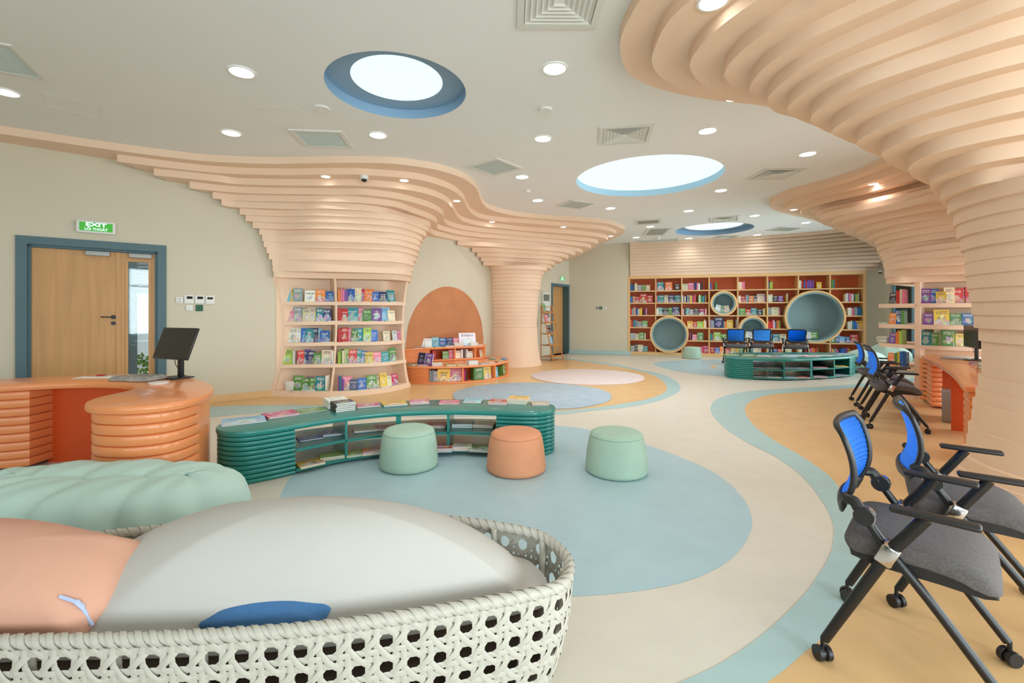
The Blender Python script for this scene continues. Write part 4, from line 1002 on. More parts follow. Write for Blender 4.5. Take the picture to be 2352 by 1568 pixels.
# ---- orange computer desk at the right
RZ_ = 0.71
rout = [(2118.5, 815.5), (2121, 819), (2154, 835), (2181, 852.5), (2199, 870), (2208, 882), (2222, 888)]
RO = catmull([P(x, y, RZ_).to_2d() for x, y in rout] + [Vector(p) for p in ((4.5, 4.02), (4.9, 4.1), (5.6, 4.75), (6.3, 5.6), (6.85, 6.3), (6.75, 6.62), (6.45, 6.85))], 6, True)
r0_ = Vector((5.4, 5.6, 0)); e = empty('computer_desk', r0_); tag(e, 'orange curved computer desk with ribbed ends, beside the huge column at the right', 'desk')
bm = BM(); roundslab(bm, RO, RZ_ - 0.05, RZ_, 0.015); shift(bm, r0_); obj('desk_top', bm, M_orange, e)
RI = inset(RO, 0.04)
far = clip(RI, Vector((6.02, 6.55)), Vector((0.45, 0.9)).normalized()); nearp = clip(RI, Vector((4.45, 4.62)), Vector((-0.5, -0.86)).normalized())
for pod in (far, nearp):
    bm = BM(); ribbed(bm, pod, 0.03, RZ_ - 0.052, 9, 0.014); shift(bm, r0_); obj('ribbed_pod', bm, M_orange, e)
for (x, y, ax, ay) in ((5.72, 6.05, 5.98, 5.80), (5.17, 5.36, 5.45, 5.10)):
    a, b = Vector((x, y)), Vector((ax, ay)); g = (b - a).normalized(); nn = Vector((-g.y, g.x)) * 0.02
    bm = BM(); prism(bm, [tuple(a - nn), tuple(b - nn), tuple(b + nn), tuple(a + nn)], 0.0, RZ_ - 0.05); shift(bm, r0_); obj('leg_panel', bm, M_orangedk, e, smooth=0)
bm = BM(); bbox_bev(bm, -0.09, 0.09, -0.2, 0.2, 0, 0.38, 0.008, M=RZ(-0.75)); o = obj('computer_tower', bm, M_steel, loc=(5.62, 5.82, 0)); tag(o, 'light grey computer tower standing on the floor under the right orange desk', 'computer')

# ---- poufs
def pouf(x, y0, rb, rt, h, m, label):
    """x: column of its centre, y0: row of its nearest floor point"""
    Y = G(x, y0).y + rb; c = Vector(((x - CX) / F * Y, Y, 0)); e = empty('pouf', c); tag(e, label, 'pouf', None)
    n = 56; bm = BM()
    prof = [(rb - 0.03, 0.0), (rb - 0.006, 0.012), (rb, 0.035), (rb - 0.004, 0.08), ((rb + rt) / 2 + 0.006, h * 0.55), (rt + 0.008, h - 0.055), (rt, h - 0.04)]
    loft(bm, [[(a * math.cos(2 * math.pi * k / n), a * math.sin(2 * math.pi * k / n), z) for k in range(n)] for a, z in prof]); obj('side_cover', bm, m, e, smooth=50)
    bm = BM(); prof = [(rt - 0.004, h - 0.042), (rt + 0.002, h - 0.034), (rt - 0.008, h - 0.016), (rt - 0.035, h - 0.003), (rt * 0.6, h + 0.004), (rt * 0.2, h + 0.006)]
    loft(bm, [[(a * math.cos(2 * math.pi * k / n), a * math.sin(2 * math.pi * k / n), z) for k in range(n)] for a, z in prof]); obj('seat_top', bm, m, e, smooth=50)
    bm = BM(); cyl(bm, (0, 0, 0.0), rb - 0.028, 0.008, n); obj('dark_foot', bm, M_black, e)
    return e
pouf(939.5, 1093, 0.262, 0.225, 0.345, M_minted, 'mint green pouf in front of the near green bench shelf, left of the coral one')
pouf(1185.5, 1103, 0.262, 0.222, 0.345, M_coral, 'coral pouf between the two near mint poufs')
pouf(1415.5, 1108, 0.268, 0.225, 0.355, M_minted, 'mint green pouf standing alone on the blue floor, right of the coral one')
pouf(1589, 825, 0.27, 0.225, 0.34, M_minted, 'small looking mint pouf at the foot of the far bookcase')
# ---- rugs
def rug(cx, cy, rx, ry, m, label):
    pts = []
    for k in range(96):
        a = 2 * math.pi * k / 96; w = 1 + 0.006 * math.sin(5 * a) + 0.004 * math.sin(11 * a + 1); pts.append((rx * w * math.cos(a), ry * w * math.sin(a)))
    bm = BM(); roundslab(bm, [Vector(p) for p in pts], 0.0022, 0.016, 0.005); o = obj('round_rug', bm, m, loc=(cx, cy, 0), smooth=60); tag(o, label, 'rug')
rug(0.33, 7.62, 1.32, 1.2, M_rugblue, 'round pale blue rug on the orange floor, the nearer rug')
rug(1.60, 9.72, 1.19, 1.14, M_rugpink, 'round pale pink rug on the orange floor, the farther rug')

# ---- ladder shelf by the round column
lp0 = G(1249, 829); lx = Vector((1.02, 12.75, 0))
e = empty('ladder_shelf', (0.82, 12.9, 0), math.radians(52)); tag(e, 'wooden ladder shelf leaning behind the round column beside the far door', 'shelf')
Lw, Lh = 0.52, 1.55
for x in (0.0, Lw):
    bm = BM(); tube(bm, [(x, -0.42, 0), (x, -0.03, Lh)], 0.02, 4); obj('front_upright', bm, M_ladder, e, smooth=0)
    bm = BM(); tube(bm, [(x, 0.0, 0), (x, 0.0, Lh)], 0.018, 4); obj('rear_upright', bm, M_ladder, e, smooth=0)
for i, z in enumerate((0.10, 0.42, 0.74, 1.05, 1.34)):
    y0 = -0.42 + 0.39 * z / Lh; bm = BM(); box(bm, 0, Lw, y0 - 0.01, 0.01, z, z + 0.022); box(bm, 0, Lw, y0 - 0.02, y0 - 0.005, z, z + 0.045); obj('shelf_board', bm, M_ladder, e, smooth=0)
LADDER = e
# ================================================================= FOLDING CHAIRS
def make_chair():
    e = empty('folding_chair')
    W = 0.265
    # cushion
    def seat_ring(y, sc):
        pr = [(-0.185, 0.455), (-0.20, 0.475), (-0.20, 0.505), (-0.185, 0.522), (-0.12, 0.532), (0.0, 0.534), (0.10, 0.530), (0.17, 0.515), (0.215, 0.485), (0.235, 0.448), (0.225, 0.435), (0.18, 0.452), (0.05, 0.468), (-0.1, 0.462)]
        cx, cz = 0.02, 0.49
        return [((x - cx) * sc + cx, y, (z - cz) * sc + cz) for x, z in pr]
    bm = BM(); ys = [-0.232, -0.228, -0.215, -0.19, -0.1, 0, 0.1, 0.19, 0.215, 0.228, 0.232]; sc = [0.72, 0.87, 0.955, 1, 1.01, 1.015, 1.01, 1, 0.955, 0.87, 0.72]
    rings = []
    for y, s in zip(ys, sc):
        r = seat_ring(y, s)
        ctrl = catmull([Vector(p) for p in r], 3, True); rings.append([tuple(p) for p in ctrl])
    loft(bm, rings); bmesh.ops.recalc_face_normals(bm, faces=bm.faces); obj('seat_cushion', bm, M_seat, e, smooth=60)
    bm = BM(); prof = [(-0.18, 0.462), (-0.175, 0.44), (-0.1, 0.425), (0.08, 0.428), (0.19, 0.425), (0.225, 0.436), (0.19, 0.455), (0.05, 0.475), (-0.1, 0.47)]
    loft(bm, [[(x, y, z) for x, z in prof] for y in (-0.222, 0.222)]); bmesh.ops.recalc_face_normals(bm, faces=bm.faces); obj('seat_pan', bm, M_black, e)
    for s in (-1, 1):
        y = s * W
        bm = BM(); tube(bm, [(-0.255, y, 0.085), (-0.06, y, 0.50), (0.045, y, 0.665)], [0.017, 0.021, 0.021], 12)
        cyl(bm, (-0.262, y, 0.045), 0.008, 0.045, 10); obj('rear_leg', bm, M_blackmetal, e)
        bm = BM(); tube(bm, catmull([(-0.128, y - s * 0.03, 0.60), (-0.06, y - s * 0.03, 0.505), (0.05, y - s * 0.03, 0.37), (0.17, y - s * 0.03, 0.21), (0.262, y - s * 0.03, 0.085)], 4), [0.016] * 5 + [0.017] * 12, 12)
        cyl(bm, (0.268, y - s * 0.03, 0.045), 0.008, 0.045, 10); obj('front_leg', bm, M_blackmetal, e)
        bm = BM(); dd = Vector((0.195, 0, 0.415)).normalized(); c = Vector((-0.06, y - s * 0.014, 0.50)); an = math.atan2(dd.x, dd.z)
        bbox_bev(bm, -0.028, 0.028, -0.04, 0.04, -0.038, 0.038, 0.008, M=Matrix.Translation(c) @ Matrix.Rotation(an, 4, 'Y')); obj('clamp', bm, M_chrome, e, smooth=40)
        bm = BM(); cyl(bm, (-0.132, y - s * 0.03 - 0.024, 0.612), 0.033, 0.048, 28, axis='y'); obj('pivot_cap', bm, M_black, e)
        bm = BM(); cyl(bm, (-0.132, y - s * 0.03 - 0.012, 0.612), 0.0365, 0.024, 28, axis='y'); obj('pivot_ring', bm, M_chrome, e)
        # bracket between pivot and back
        bm = BM(); tube(bm, catmull([(-0.14, y - s * 0.03, 0.62), (-0.165, y - s * 0.035, 0.655), (-0.185, y - s * 0.045, 0.655), (-0.20, y - s * 0.06, 0.665)], 4), [0.026, 0.024, 0.022, 0.021, 0.021, 0.02, 0.02, 0.02, 0.02, 0.019, 0.018, 0.017, 0.016], 10); obj('back_bracket', bm, M_black, e)
        bm = BM(); an = -0.02
        bbox_bev(bm, -0.055, 0.185, -0.026, 0.026, 0.0, 0.022, 0.01, M=T(0, y, 0.665), seg=3); obj('armrest', bm, M_black, e, smooth=60)
        for (x, yy) in ((-0.262, y), (0.268, y - s * 0.03)):
            bm = BM(); M = T(x, yy, 0.029) @ RZ(0.5 * s + x)
            for k in (-1, 1):
                c2 = BM(); cyl(c2, (0, k * 0.017 - 0.010, 0), 0.029, 0.020, 24, axis='y'); bmesh.ops.bevel(c2, geom=[ed for ed in c2.edges], offset=0.002, segments=1, affect='EDGES')
                mp = {v: bm.verts.new(M @ v.co) for v in c2.verts}
                for f in c2.faces: bm.faces.new([mp[v] for v in f.verts])
                c2.free()
            cap = [M @ Vector((0, -0.012, 0)), M @ Vector((0, 0.012, 0))]; tube(bm, cap, 0.02, 12); obj('caster', bm, M_black, e)
    # back: frame loop + mesh panel, curved in plan
    prof = [(-0.205, 0.60), (-0.200, 0.63), (-0.178, 0.68), (-0.168, 0.73), (-0.172, 0.80), (-0.195, 0.88), (-0.222, 0.935)]
    def bp(v, w):
        """v 0..1 up the back, w -1..1 across"""
        pr = [Vector((a, 0, b)) for a, b in prof]; L = catmull(pr, 6); fi = v * (len(L) - 1); i0 = min(len(L) - 2, int(fi)); q = L[i0] + (L[i0 + 1] - L[i0]) * (fi - i0)
        hw = 0.215 * (1 - 0.08 * (1 - v)) ; return Vector((q.x - 0.035 * (1 - w * w), w * hw, q.z))
    NV, NW = 36, 16
    bm = BM(); gr = [[bm.verts.new(bp(0.10 + 0.84 * i / NV, -0.93 + 1.86 * j / NW) + Vector((0.004 * (1 if i % 2 else -1) * 0.4, 0, 0))) for j in range(NW + 1)] for i in range(NV + 1)]
    for i in range(NV):
        for j in range(NW): bm.faces.new((gr[i][j], gr[i][j + 1], gr[i + 1][j + 1], gr[i + 1][j]))
    bmesh.ops.solidify(bm, geom=list(bm.faces), thickness=0.004); bmesh.ops.recalc_face_normals(bm, faces=bm.faces); obj('blue_backrest_mesh', bm, M_bluemesh, e, smooth=12)
    loop = []
    for t in range(0, 17): loop.append(bp(0.97, -0.86 + 1.72 * t / 16))
    for t in range(1, 16): loop.append(bp(0.93 - 0.86 * t / 16, 0.97))
    for t in range(0, 17): loop.append(bp(0.04, 0.86 - 1.72 * t / 16))
    for t in range(1, 16): loop.append(bp(0.07 + 0.86 * t / 16, -0.97))
    bm = BM(); n = len(loop); rings = []
    for i, p in enumerate(loop):
        d = (loop[(i + 1) % n] - loop[i - 1]).normalized(); nx = Vector((1, 0, 0)); s_ = d.cross(nx).normalized()
        low = max(0, (0.66 - p.z) / 0.06); w = 0.017 + 0.012 * min(1, low); t_ = 0.012
        rings.append([p + s_ * w * math.cos(2 * math.pi * k / 10) + nx * t_ * math.sin(2 * math.pi * k / 10) for k in range(10)])
    rings.append(rings[0]); loft(bm, rings, caps=False); bmesh.ops.remove_doubles(bm, verts=bm.verts, dist=1e-5); bmesh.ops.recalc_face_normals(bm, faces=bm.faces); obj('back_frame', bm, M_black, e, smooth=60)
    bm = BM(); tube(bm, [(0.0, -0.235, 0.43), (0.0, 0.235, 0.43)], 0.012, 10); obj('cross_bar', bm, M_blackmetal, e)
    return e
chair = make_chair()
def put_chair(cx, cy, ang, label, first=[True]):
    o = chair if first[0] else dup(chair); first[0] = False
    o.location = (cx, cy, 0); o.rotation_euler = (0, 0, ang); tag(o, label, 'chair', 'blue-backed folding chairs'); return o
put_chair(1.62, 1.83, math.radians(-45), 'blue-backed grey-seated folding chair on casters, nearest and largest, at the lower right')
put_chair(2.19, 2.21, math.radians(-37), 'blue-backed folding chair directly behind the nearest one, at the huge column')
put_chair(4.62, 5.52, math.radians(-30), 'blue-backed folding chair at the computer desk, front one of the row')
put_chair(5.04, 6.10, math.radians(-31), 'blue-backed folding chair at the computer desk, middle of the row')
put_chair(5.42, 6.78, math.radians(-30), 'blue-backed folding chair at the computer desk, rear one of the row')
put_chair(5.87, 12.0, math.radians(74), 'folding chair turned to the far bookcase, left of the three with its back to us')
put_chair(6.55, 12.0, math.radians(72), 'folding chair turned to the far bookcase, middle of the three with its back to us')
put_chair(7.30, 11.75, math.radians(73), 'folding chair turned to the far bookcase, right of the three with its back to us')

# ================================================================= SOFT SEATS AND THE BASKET DAYBED
def puffy_ring(name, cx, cy, a, b, tr, tv, n, m, label, ph=0.0, zc=0.2, seed=1):
    rnd = random.Random(seed); bm = BM(); NS, NT = 168, 36; rings = []
    amp = [rnd.uniform(0.85, 1.1) for _ in range(n)]
    for i in range(NS):
        th_ = 2 * math.pi * i / NS; q = (th_ * n / (2 * math.pi) + ph) % n; f = q - int(q)
        puff = (math.sin(math.pi * f)) ** 0.38; am = amp[int(q) % n]
        c = Vector((cx + a * math.cos(th_), cy + b * math.sin(th_), zc)); out = Vector((math.cos(th_) / max(a, 0.01) , math.sin(th_) / max(b, 0.01), 0)).normalized()
        ring = []
        for j in range(NT):
            u = 2 * math.pi * j / NT; inner_ = 1 - 0.16 * (math.cos(u) < 0) * 0
            sx = tr * (0.86 + 0.14 * puff * am); sz = tv * (0.88 + 0.12 * puff * am)
            cu, su = math.cos(u), math.sin(u)
            e1 = math.copysign(abs(cu) ** 0.8, cu); e2 = math.copysign(abs(su) ** 0.85, su)
            wr = 0.006 * math.sin(9 * th_ + 4 * u) * (1 - puff) + 0.004 * math.sin(17 * th_ + 3 * math.sin(2 * u))
            p = c + out * (sx * e1 + wr) + Vector((0, 0, sz * e2 + wr))
            p.z = max(p.z, 0.004); ring.append(p)
        rings.append(ring)
    rings.append(rings[0]); loft(bm, rings, caps=False); bmesh.ops.remove_doubles(bm, verts=bm.verts, dist=1e-5); bmesh.ops.recalc_face_normals(bm, faces=bm.faces)
    sh = Vector((cx, cy, 0)); shift(bm, sh); o = obj(name, bm, m, loc=sh, smooth=75); tag(o, label, 'bean bag'); return o
nest = puffy_ring('puffy_floor_seat', -2.42, 2.68, 0.57, 0.16, 0.27, 0.225, 9, M_mintbag, 'large mint green tufted floor seat at the lower left, behind the basket daybed', 0.35, 0.225, 3)
bm = BM(); bmesh.ops.create_uvsphere(bm, u_segments=40, v_segments=16, radius=1.0)
for v in bm.verts: v.co = Vector((v.co.x * 0.62, v.co.y * 0.22, 0.14 + v.co.z * 0.135))
obj('seat_hollow', bm, M_mintbag, nest, smooth=80)
def beanbag(cx, cy, rx, ry, h, label, seed):
    rnd = random.Random(seed); bm = BM(); bmesh.ops.create_uvsphere(bm, u_segments=64, v_segments=32, radius=1.0)
    for v in bm.verts:
        a = math.atan2(v.co.y, v.co.x); z = v.co.z; lob = 0.05 * abs(math.sin(3 * a + seed)) ** 0.6
        k = (1 - abs(z) ** 2.4) ** 0.5 if abs(z) < 1 else 0; r = k / max(1e-6, math.hypot(v.co.x, v.co.y)) if math.hypot(v.co.x, v.co.y) > 1e-6 else 0
        v.co = Vector((v.co.x * r * rx * (0.95 + lob), v.co.y * r * ry * (0.95 + lob), h * 0.5 + h * 0.5 * z * (1 - 0.10 * math.sin(a + seed)) + 0.01 * math.sin(7 * a)))
        v.co.z = max(0.004, v.co.z)
    o = obj('bean_bag', bm, M_mintbag, loc=(cx, cy, 0), smooth=80); tag(o, label, 'bean bag', None)
beanbag(8.10, 10.47, 0.44, 0.38, 0.50, 'mint green bean bag behind the far bench shelf, the left one', 1)
beanbag(8.98, 10.85, 0.46, 0.42, 0.60, 'mint green bean bag behind the chair row, the right one under the column shelves', 2)

# ---- woven basket daybed
RIM = 0.42
rim_px = [(1311, 1297), (1306, 1318), (1282, 1338), (1230, 1353), (1100, 1378), (950, 1403), (750, 1430), (500, 1449), (300, 1458), (0, 1464), (-400, 1470)]
rim_bk = [(-200, 1262), (0, 1243), (99, 1234), (231, 1219), (330, 1209), (423, 1199), (700, 1178), (950, 1178), (1100, 1192), (1150, 1200), (1240, 1219), (1288, 1250), (1308, 1276)]
bo = [P(x, y, RIM).to_2d() for x, y in rim_px] + [Vector((-2.9, 1.55)), Vector((-2.9, 1.85))] + [P(x, y, RIM).to_2d() for x, y in rim_bk]
BO = catmull(bo, 8, True)
BPth = Path(BO + [BO[0]])
be = empty('basket_daybed', (-1.1, 1.75, 0)); tag(be, 'large pale woven rattan basket daybed filling the lower left foreground', 'daybed')
b_loc = Vector((-1.1, 1.75, 0))
cenB = sum(BO, Vector((0, 0))) / len(BO)
def surf(s, v, o=0.0):
    """point on the basket wall: s along the rim, v height, o outward"""
    s = s % BPth.L; a = BPth.at((s - 0.03) % BPth.L)[0]; b = BPth.at((s + 0.03) % BPth.L)[0]; p = BPth.at(s)[0]; g = (b - a).normalized(); n = Vector((-g.y, g.x))
    if BSIGN < 0: n = -n
    k = v / RIM; ofs = 0.012 * math.sin(math.pi * min(1, k)) - 0.075 * (1 - k) ** 1.6
    q = p + n * (ofs + o); return Vector((q.x, q.y, v))
BSIGN = -1 if area2(BO) > 0 else 1
NP = round(BPth.L / 0.0865); PP = BPth.L / NP; HV = RIM - 0.03; NVp = 4; PV = HV / (NVp + 0.28)
def ribbon(bm, pts, w, t, ofs):
    """flat strip along (s, v) points; ofs per point"""
    P3 = [surf(s, max(0.0, v), o) for (s, v), o in zip(pts, ofs)]; rings = []
    for i, p in enumerate(P3):
        d = (P3[min(i + 1, len(P3) - 1)] - P3[max(i - 1, 0)]).normalized(); s, v = pts[i]
        n = (surf(s, max(0, v), 0.02) - surf(s, max(0, v), -0.02)).normalized(); side = d.cross(n).normalized()
        rings.append([p + side * w - n * t * 0.2, p + side * w * 0.5 + n * t * 0.5, p - side * w * 0.5 + n * t * 0.5, p - side * w - n * t * 0.2, p - n * t * 0.5])
    loft(bm, rings)
bm = BM(); hw = 0.0098 * PP / 0.0865; vtop = RIM - 0.012
for i in range(NP):                                                  # uprights, two to a period
    for off_ in (-0.15, 0.15):
        s = (i + off_) * PP; n = 22; pts = [(s, vtop * k / n) for k in range(n + 1)]
        ofs = [0.0022 * math.cos(2 * math.pi * (q[1] / PV) * 1.0 + (0 if off_ < 0 else math.pi)) for q in pts]; ribbon(bm, pts, hw, 0.003, ofs)
for j in range(NVp + 1):                                             # level strips
    for off_ in (-0.15, 0.15):
        v = 0.02 + (j + 0.0 + off_) * PV
        if v < 0.004 or v > vtop: continue
        n = NP * 6; pts = [(BPth.L * k / n, v) for k in range(n + 1)]; ofs = [0.0022 * math.cos(2 * math.pi * k / 6 + (math.pi if off_ < 0 else 0)) for k in range(n + 1)]; ribbon(bm, pts, hw, 0.003, ofs)
for i in range(NP):                                                  # diagonals both ways, laid over
    for sg in (1, -1):
        n = 40; pts = []
        for k in range(n + 1):
            v = 0.0 + vtop * k / n; pts.append(((i + 0.5) * PP + sg * (v - 0.02) * PP / PV, v))
        ribbon(bm, pts, hw, 0.003, [sg * 0.0052 * math.cos(2 * math.pi * (q[1] - 0.02) / PV) for q in pts])
shift(bm, b_loc); obj('woven_wall', bm, M_rattan, be, smooth=70)
bm = BM(); n = NP * 8; pts = [surf(BPth.L * k / n, RIM, -0.006) - Vector((0, 0, 0.018)) for k in range(n)]; rings = []
for i, p in enumerate(pts):
    d = (pts[(i + 1) % n] - pts[i - 1]).normalized(); nx = Vector((-d.y, d.x, 0)); r = 0.0175 + 0.0028 * (i % 4) / 3
    rings.append([p + nx * r * math.cos(2 * math.pi * k / 12) + Vector((0, 0, 1)) * r * math.sin(2 * math.pi * k / 12) for k in range(12)])
rings.append(rings[0]); loft(bm, rings, caps=False); bmesh.ops.remove_doubles(bm, verts=bm.verts, dist=1e-5); bmesh.ops.recalc_face_normals(bm, faces=bm.faces)
for i in range(NP * 2):                                               # strips wrapped over the rim
    s = i * PP / 2; w = []
    for k in range(9):
        a = math.pi * (-0.35 + 1.7 * k / 8); c = surf(s + 0.012 * k, RIM, -0.006) - Vector((0, 0, 0.018)); cn = (surf(s, RIM, 0.02) - surf(s, RIM, 0)).normalized(); w.append(c + cn * 0.0225 * math.cos(a) + Vector((0, 0, 0.0225 * math.sin(a))))
    R_ = []
    for k, p in enumerate(w):
        d = (surf(s + 0.03, RIM) - surf(s, RIM)).normalized(); R_.append([p + d * 0.0105, p - d * 0.0105])
    vs = [[bm.verts.new(q) for q in r] for r in R_]
    for a_, b_ in zip(vs, vs[1:]): bm.faces.new((a_[0], a_[1], b_[1], b_[0]))
shift(bm, b_loc); obj('rim', bm, M_rattan, be, smooth=50)
for i in range(0, NP, 3):                                              # bound posts inside the weave
    s = i * PP; bm = BM(); pts = [surf(s, 0.0 + 0.4 * k / 40, -0.03) for k in range(41)]; tube(bm, pts, [0.013 + 0.0015 * (k % 2) for k in range(41)], 10); shift(bm, b_loc); obj('post', bm, M_rattan, be, smooth=40)
bm = BM(); core = inset(dense(BO, 0.1), 0.115); prism(bm, [tuple(p) for p in core], 0.03, 0.27); shift(bm, b_loc); obj('base_frame', bm, M_dark, be)
# mattress: low drum with a domed top
bm = BM(); mo = inset(dense(BO, 0.05), 0.085); 
if area2(mo) < 0: mo = mo[::-1]
cm = Vector((-0.86, 1.80)); rings = []
for sc_, z in ((0.95, 0.272), (0.995, 0.285), (1.0, 0.31), (0.99, 0.33)):
    rings.append([((p.x - cm.x) * sc_ + cm.x, (p.y - cm.y) * sc_ + cm.y, z) for p in mo])
dc = Vector((-0.82, 1.80))
for k in range(0, 15):
    t_ = (1 - k / 15.0); ring = []
    for p in mo:
        d = p - dc; an = math.atan2(d.y / 0.43, d.x / 0.89); e_ = Vector((0.89 * math.cos(an), 0.43 * math.sin(an)))
        if e_.length > d.length * 0.985: e_ = d * 0.985
        q = dc + e_ * t_; ring.append((q.x, q.y, 0.335 + 0.31 * (1 - t_ ** 2.3) ** 0.85))
    rings.append(ring)
loft(bm, rings); shift(bm, Vector((cm.x, cm.y, 0))); o = obj('round_mattress', bm, M_cream, loc=(cm.x, cm.y, 0), smooth=80); tag(o, 'big off-white domed mattress cushion inside the woven basket daybed', 'mattress')
# cushions lying in the basket
def pillow(name, c, rx, ry, rz, rot, m, label, sq=0.55, seed=0):
    bm = BM(); bmesh.ops.create_uvsphere(bm, u_segments=56, v_segments=28, radius=1.0)
    for v in bm.verts:
        x, y, z = v.co; sx = math.copysign(abs(x) ** sq, x); sy = math.copysign(abs(y) ** sq, y); k = max(abs(x), abs(y), 1e-6)
        r = math.hypot(x, y); q = math.hypot(sx, sy) or 1e-6; f = (r / q) * (1.0 + 0.22 * (min(abs(sx), abs(sy)) / max(abs(sx), abs(sy), 1e-6)) ** 2)
        wr = 0.012 * math.sin(6 * math.atan2(y, x) + 9 * r + seed) * r ** 2 * (1 - abs(z))
        v.co = Vector((sx * f * rx, sy * f * ry, z * rz + wr))
    o = obj(name, bm, m, smooth=80); o.location = c; o.rotation_euler = rot; tag(o, label, 'cushion'); return o
pc = pillow('square_cushion', (-1.76, 1.62, 0.45), 0.45, 0.19, 0.17, (math.radians(18), math.radians(6), math.radians(-4)), M_peachcush, 'plump peach cushion leaning in the basket daybed at the left edge', 0.85, 2)
bpy.context.view_layer.update(); Mw = pc.matrix_basis.copy()
def on_cushion(u, v):
    best = None
    for q in pc.data.vertices:
        w = Mw @ q.co; dx, dy = CX + w.x / w.y * F - u, HY + (EYE - w.z) / w.y * F - v; c = math.hypot(dx, dy) / 14.0 + w.y * 6
        if best is None or c < best[0]: best = (c, q.co.copy(), q.normal.copy())
    return best[1] + best[2] * 0.004
zp = [on_cushion(150, 1372), on_cushion(178, 1398), on_cushion(205, 1432)]
bm = BM(); tube(bm, catmull(zp, 8), 0.0055, 8); bbox_bev(bm, -0.017, 0.017, -0.007, 0.007, -0.004, 0.004, 0.002, M=Matrix.Translation(zp[1]) @ (zp[2] - zp[0]).to_track_quat('X', 'Z').to_matrix().to_4x4())
obj('zipper', bm, mat('zipper_blue', rgb(190, 205, 240), 0.4), pc)
pillow('round_cushion', (-0.83, 1.545, 0.385), 0.22, 0.07, 0.045, (0.3, 0, 0.03), M_bluecush, 'blue cushion peeking over the front rim of the basket daybed', 0.9)

pillow('floor_cushion', (6.86, 11.25, 0.12), 0.24, 0.13, 0.11, (0.5, 0.1, 0.3), M_beige, 'beige cushion on the floor behind the far green bench shelf', 0.7)
# ================================================================= COMPUTERS AND THINGS ON THE DESKS
def monitor(loc, rz, label, tilt=0.0, w=0.52, h=0.31):
    e = empty('monitor', loc, rz); tag(e, label, 'monitor')
    # screen faces local -Y
    bm = BM(); bbox_bev(bm, -0.12, 0.12, -0.09, 0.10, 0, 0.012, 0.005); obj('stand_base', bm, M_black, e)
    bm = BM(); bbox_bev(bm, -0.032, 0.032, 0.03, 0.06, 0.01, 0.40, 0.008); obj('stand_post', bm, M_black, e)
    Ms = T(0, 0.0, 0.33) @ Matrix.Rotation(tilt, 4, 'X')
    bm = BM(); bbox_bev(bm, -w / 2, w / 2, -0.012, 0.012, -h / 2, h / 2, 0.005, M=Ms); bbox_bev(bm, -0.15, 0.15, 0.01, 0.035, -0.1, 0.1, 0.01, M=Ms); sc = obj('screen_housing', bm, M_screen, e)
    bm = BM(); box(bm, -w / 2 + 0.01, w / 2 - 0.01, -0.0135, -0.0125, -h / 2 + 0.02, h / 2 - 0.01, M=Ms); obj('display', bm, mat('dark_display', rgb(48, 44, 40), 0.18), sc, smooth=0)
    bm = BM(); tube(bm, catmull([(-0.03, 0.02, 0.21), (-0.06, 0.03, 0.14), (-0.03, 0.05, 0.07), (0.0, 0.07, 0.02), (0.04, 0.12, 0.003)], 6), 0.0035, 6); obj('cable', bm, M_black, e)
p = P(404, 868, DZ); mon = monitor((p.x, p.y, DZ), math.radians(-22), 'dark computer monitor on the orange reception desk', tilt=math.radians(-20), w=0.5, h=0.31)
for nm, pos, rz, lab in (('m', (6.45, 6.38, RZ_), math.radians(-118), 'dark computer monitor on the right orange desk, left one'), ('m', (6.22, 5.88, RZ_), math.radians(-118), 'dark computer monitor on the right orange desk, half behind the huge column')):
    monitor(pos, rz, lab)
# papers, scissors and wrapped parcel on the reception desk
p = P(225, 867, DZ); bm = BM(); box(bm, -0.19, 0.16, -0.06, 0.06, 0, 0.003); box(bm, 0.05, 0.30, -0.05, 0.07, 0.003, 0.005, M=RZ(0.12)); o = obj('paper_sheets', bm, M_paper, loc=(p.x, p.y, DZ + 0.001), smooth=0); o.rotation_euler = (0, 0, 0.05); tag(o, 'white paper sheets lying on the reception desk', 'paper')
p = P(245, 864.5, DZ); bm = BM(); M = RZ(0.15)
for s in (-1, 1):
    lp_ = [(-0.05 + 0.032 * math.cos(a), s * 0.018 + 0.014 * math.sin(a), 0.006) for a in [2 * math.pi * k / 14 for k in range(15)]]; tube(bm, lp_, 0.0045, 6, caps=False)
e = empty('scissors', (p.x, p.y, DZ + 0.008), 0.1); tag(e, 'red-handled scissors lying on the paper on the reception desk', 'scissors'); obj('handles', bm, mat('red_plastic', rgb(190, 30, 36), 0.4), e)
bm = BM(); box(bm, -0.02, 0.15, -0.008, 0.003, 0.003, 0.007); box(bm, -0.02, 0.15, -0.002, 0.009, 0.001, 0.003, M=RZ(0.05)); obj('blades', bm, M_chrome, e, smooth=0)
p = P(318, 872.5, DZ); bm = BM(); NX, NY = 14, 8; rnd = random.Random(5); g_ = [[bm.verts.new((-0.2 + 0.4 * i / NX, -0.12 + 0.24 * j / NY, 0.006 + (0.030 + rnd.uniform(-0.006, 0.008)) * (1 if 0 < i < NX and 0 < j < NY else 0))) for j in range(NY + 1)] for i in range(NX + 1)]
for i in range(NX):
    for j in range(NY): bm.faces.new((g_[i][j], g_[i + 1][j], g_[i + 1][j + 1], g_[i][j + 1]))
bmesh.ops.solidify(bm, geom=list(bm.faces), thickness=0.004); bmesh.ops.recalc_face_normals(bm, faces=bm.faces)
o = obj('wrapped_parcel', bm, mat('clear_wrap', rgb(214, 208, 200), 0.15, noise=0.25, nscale=22), loc=(p.x, p.y, DZ + 0.002), smooth=20); o.rotation_euler = (0, 0, -0.15); tag(o, 'flat parcel in crumpled clear plastic on the reception desk', 'parcel')
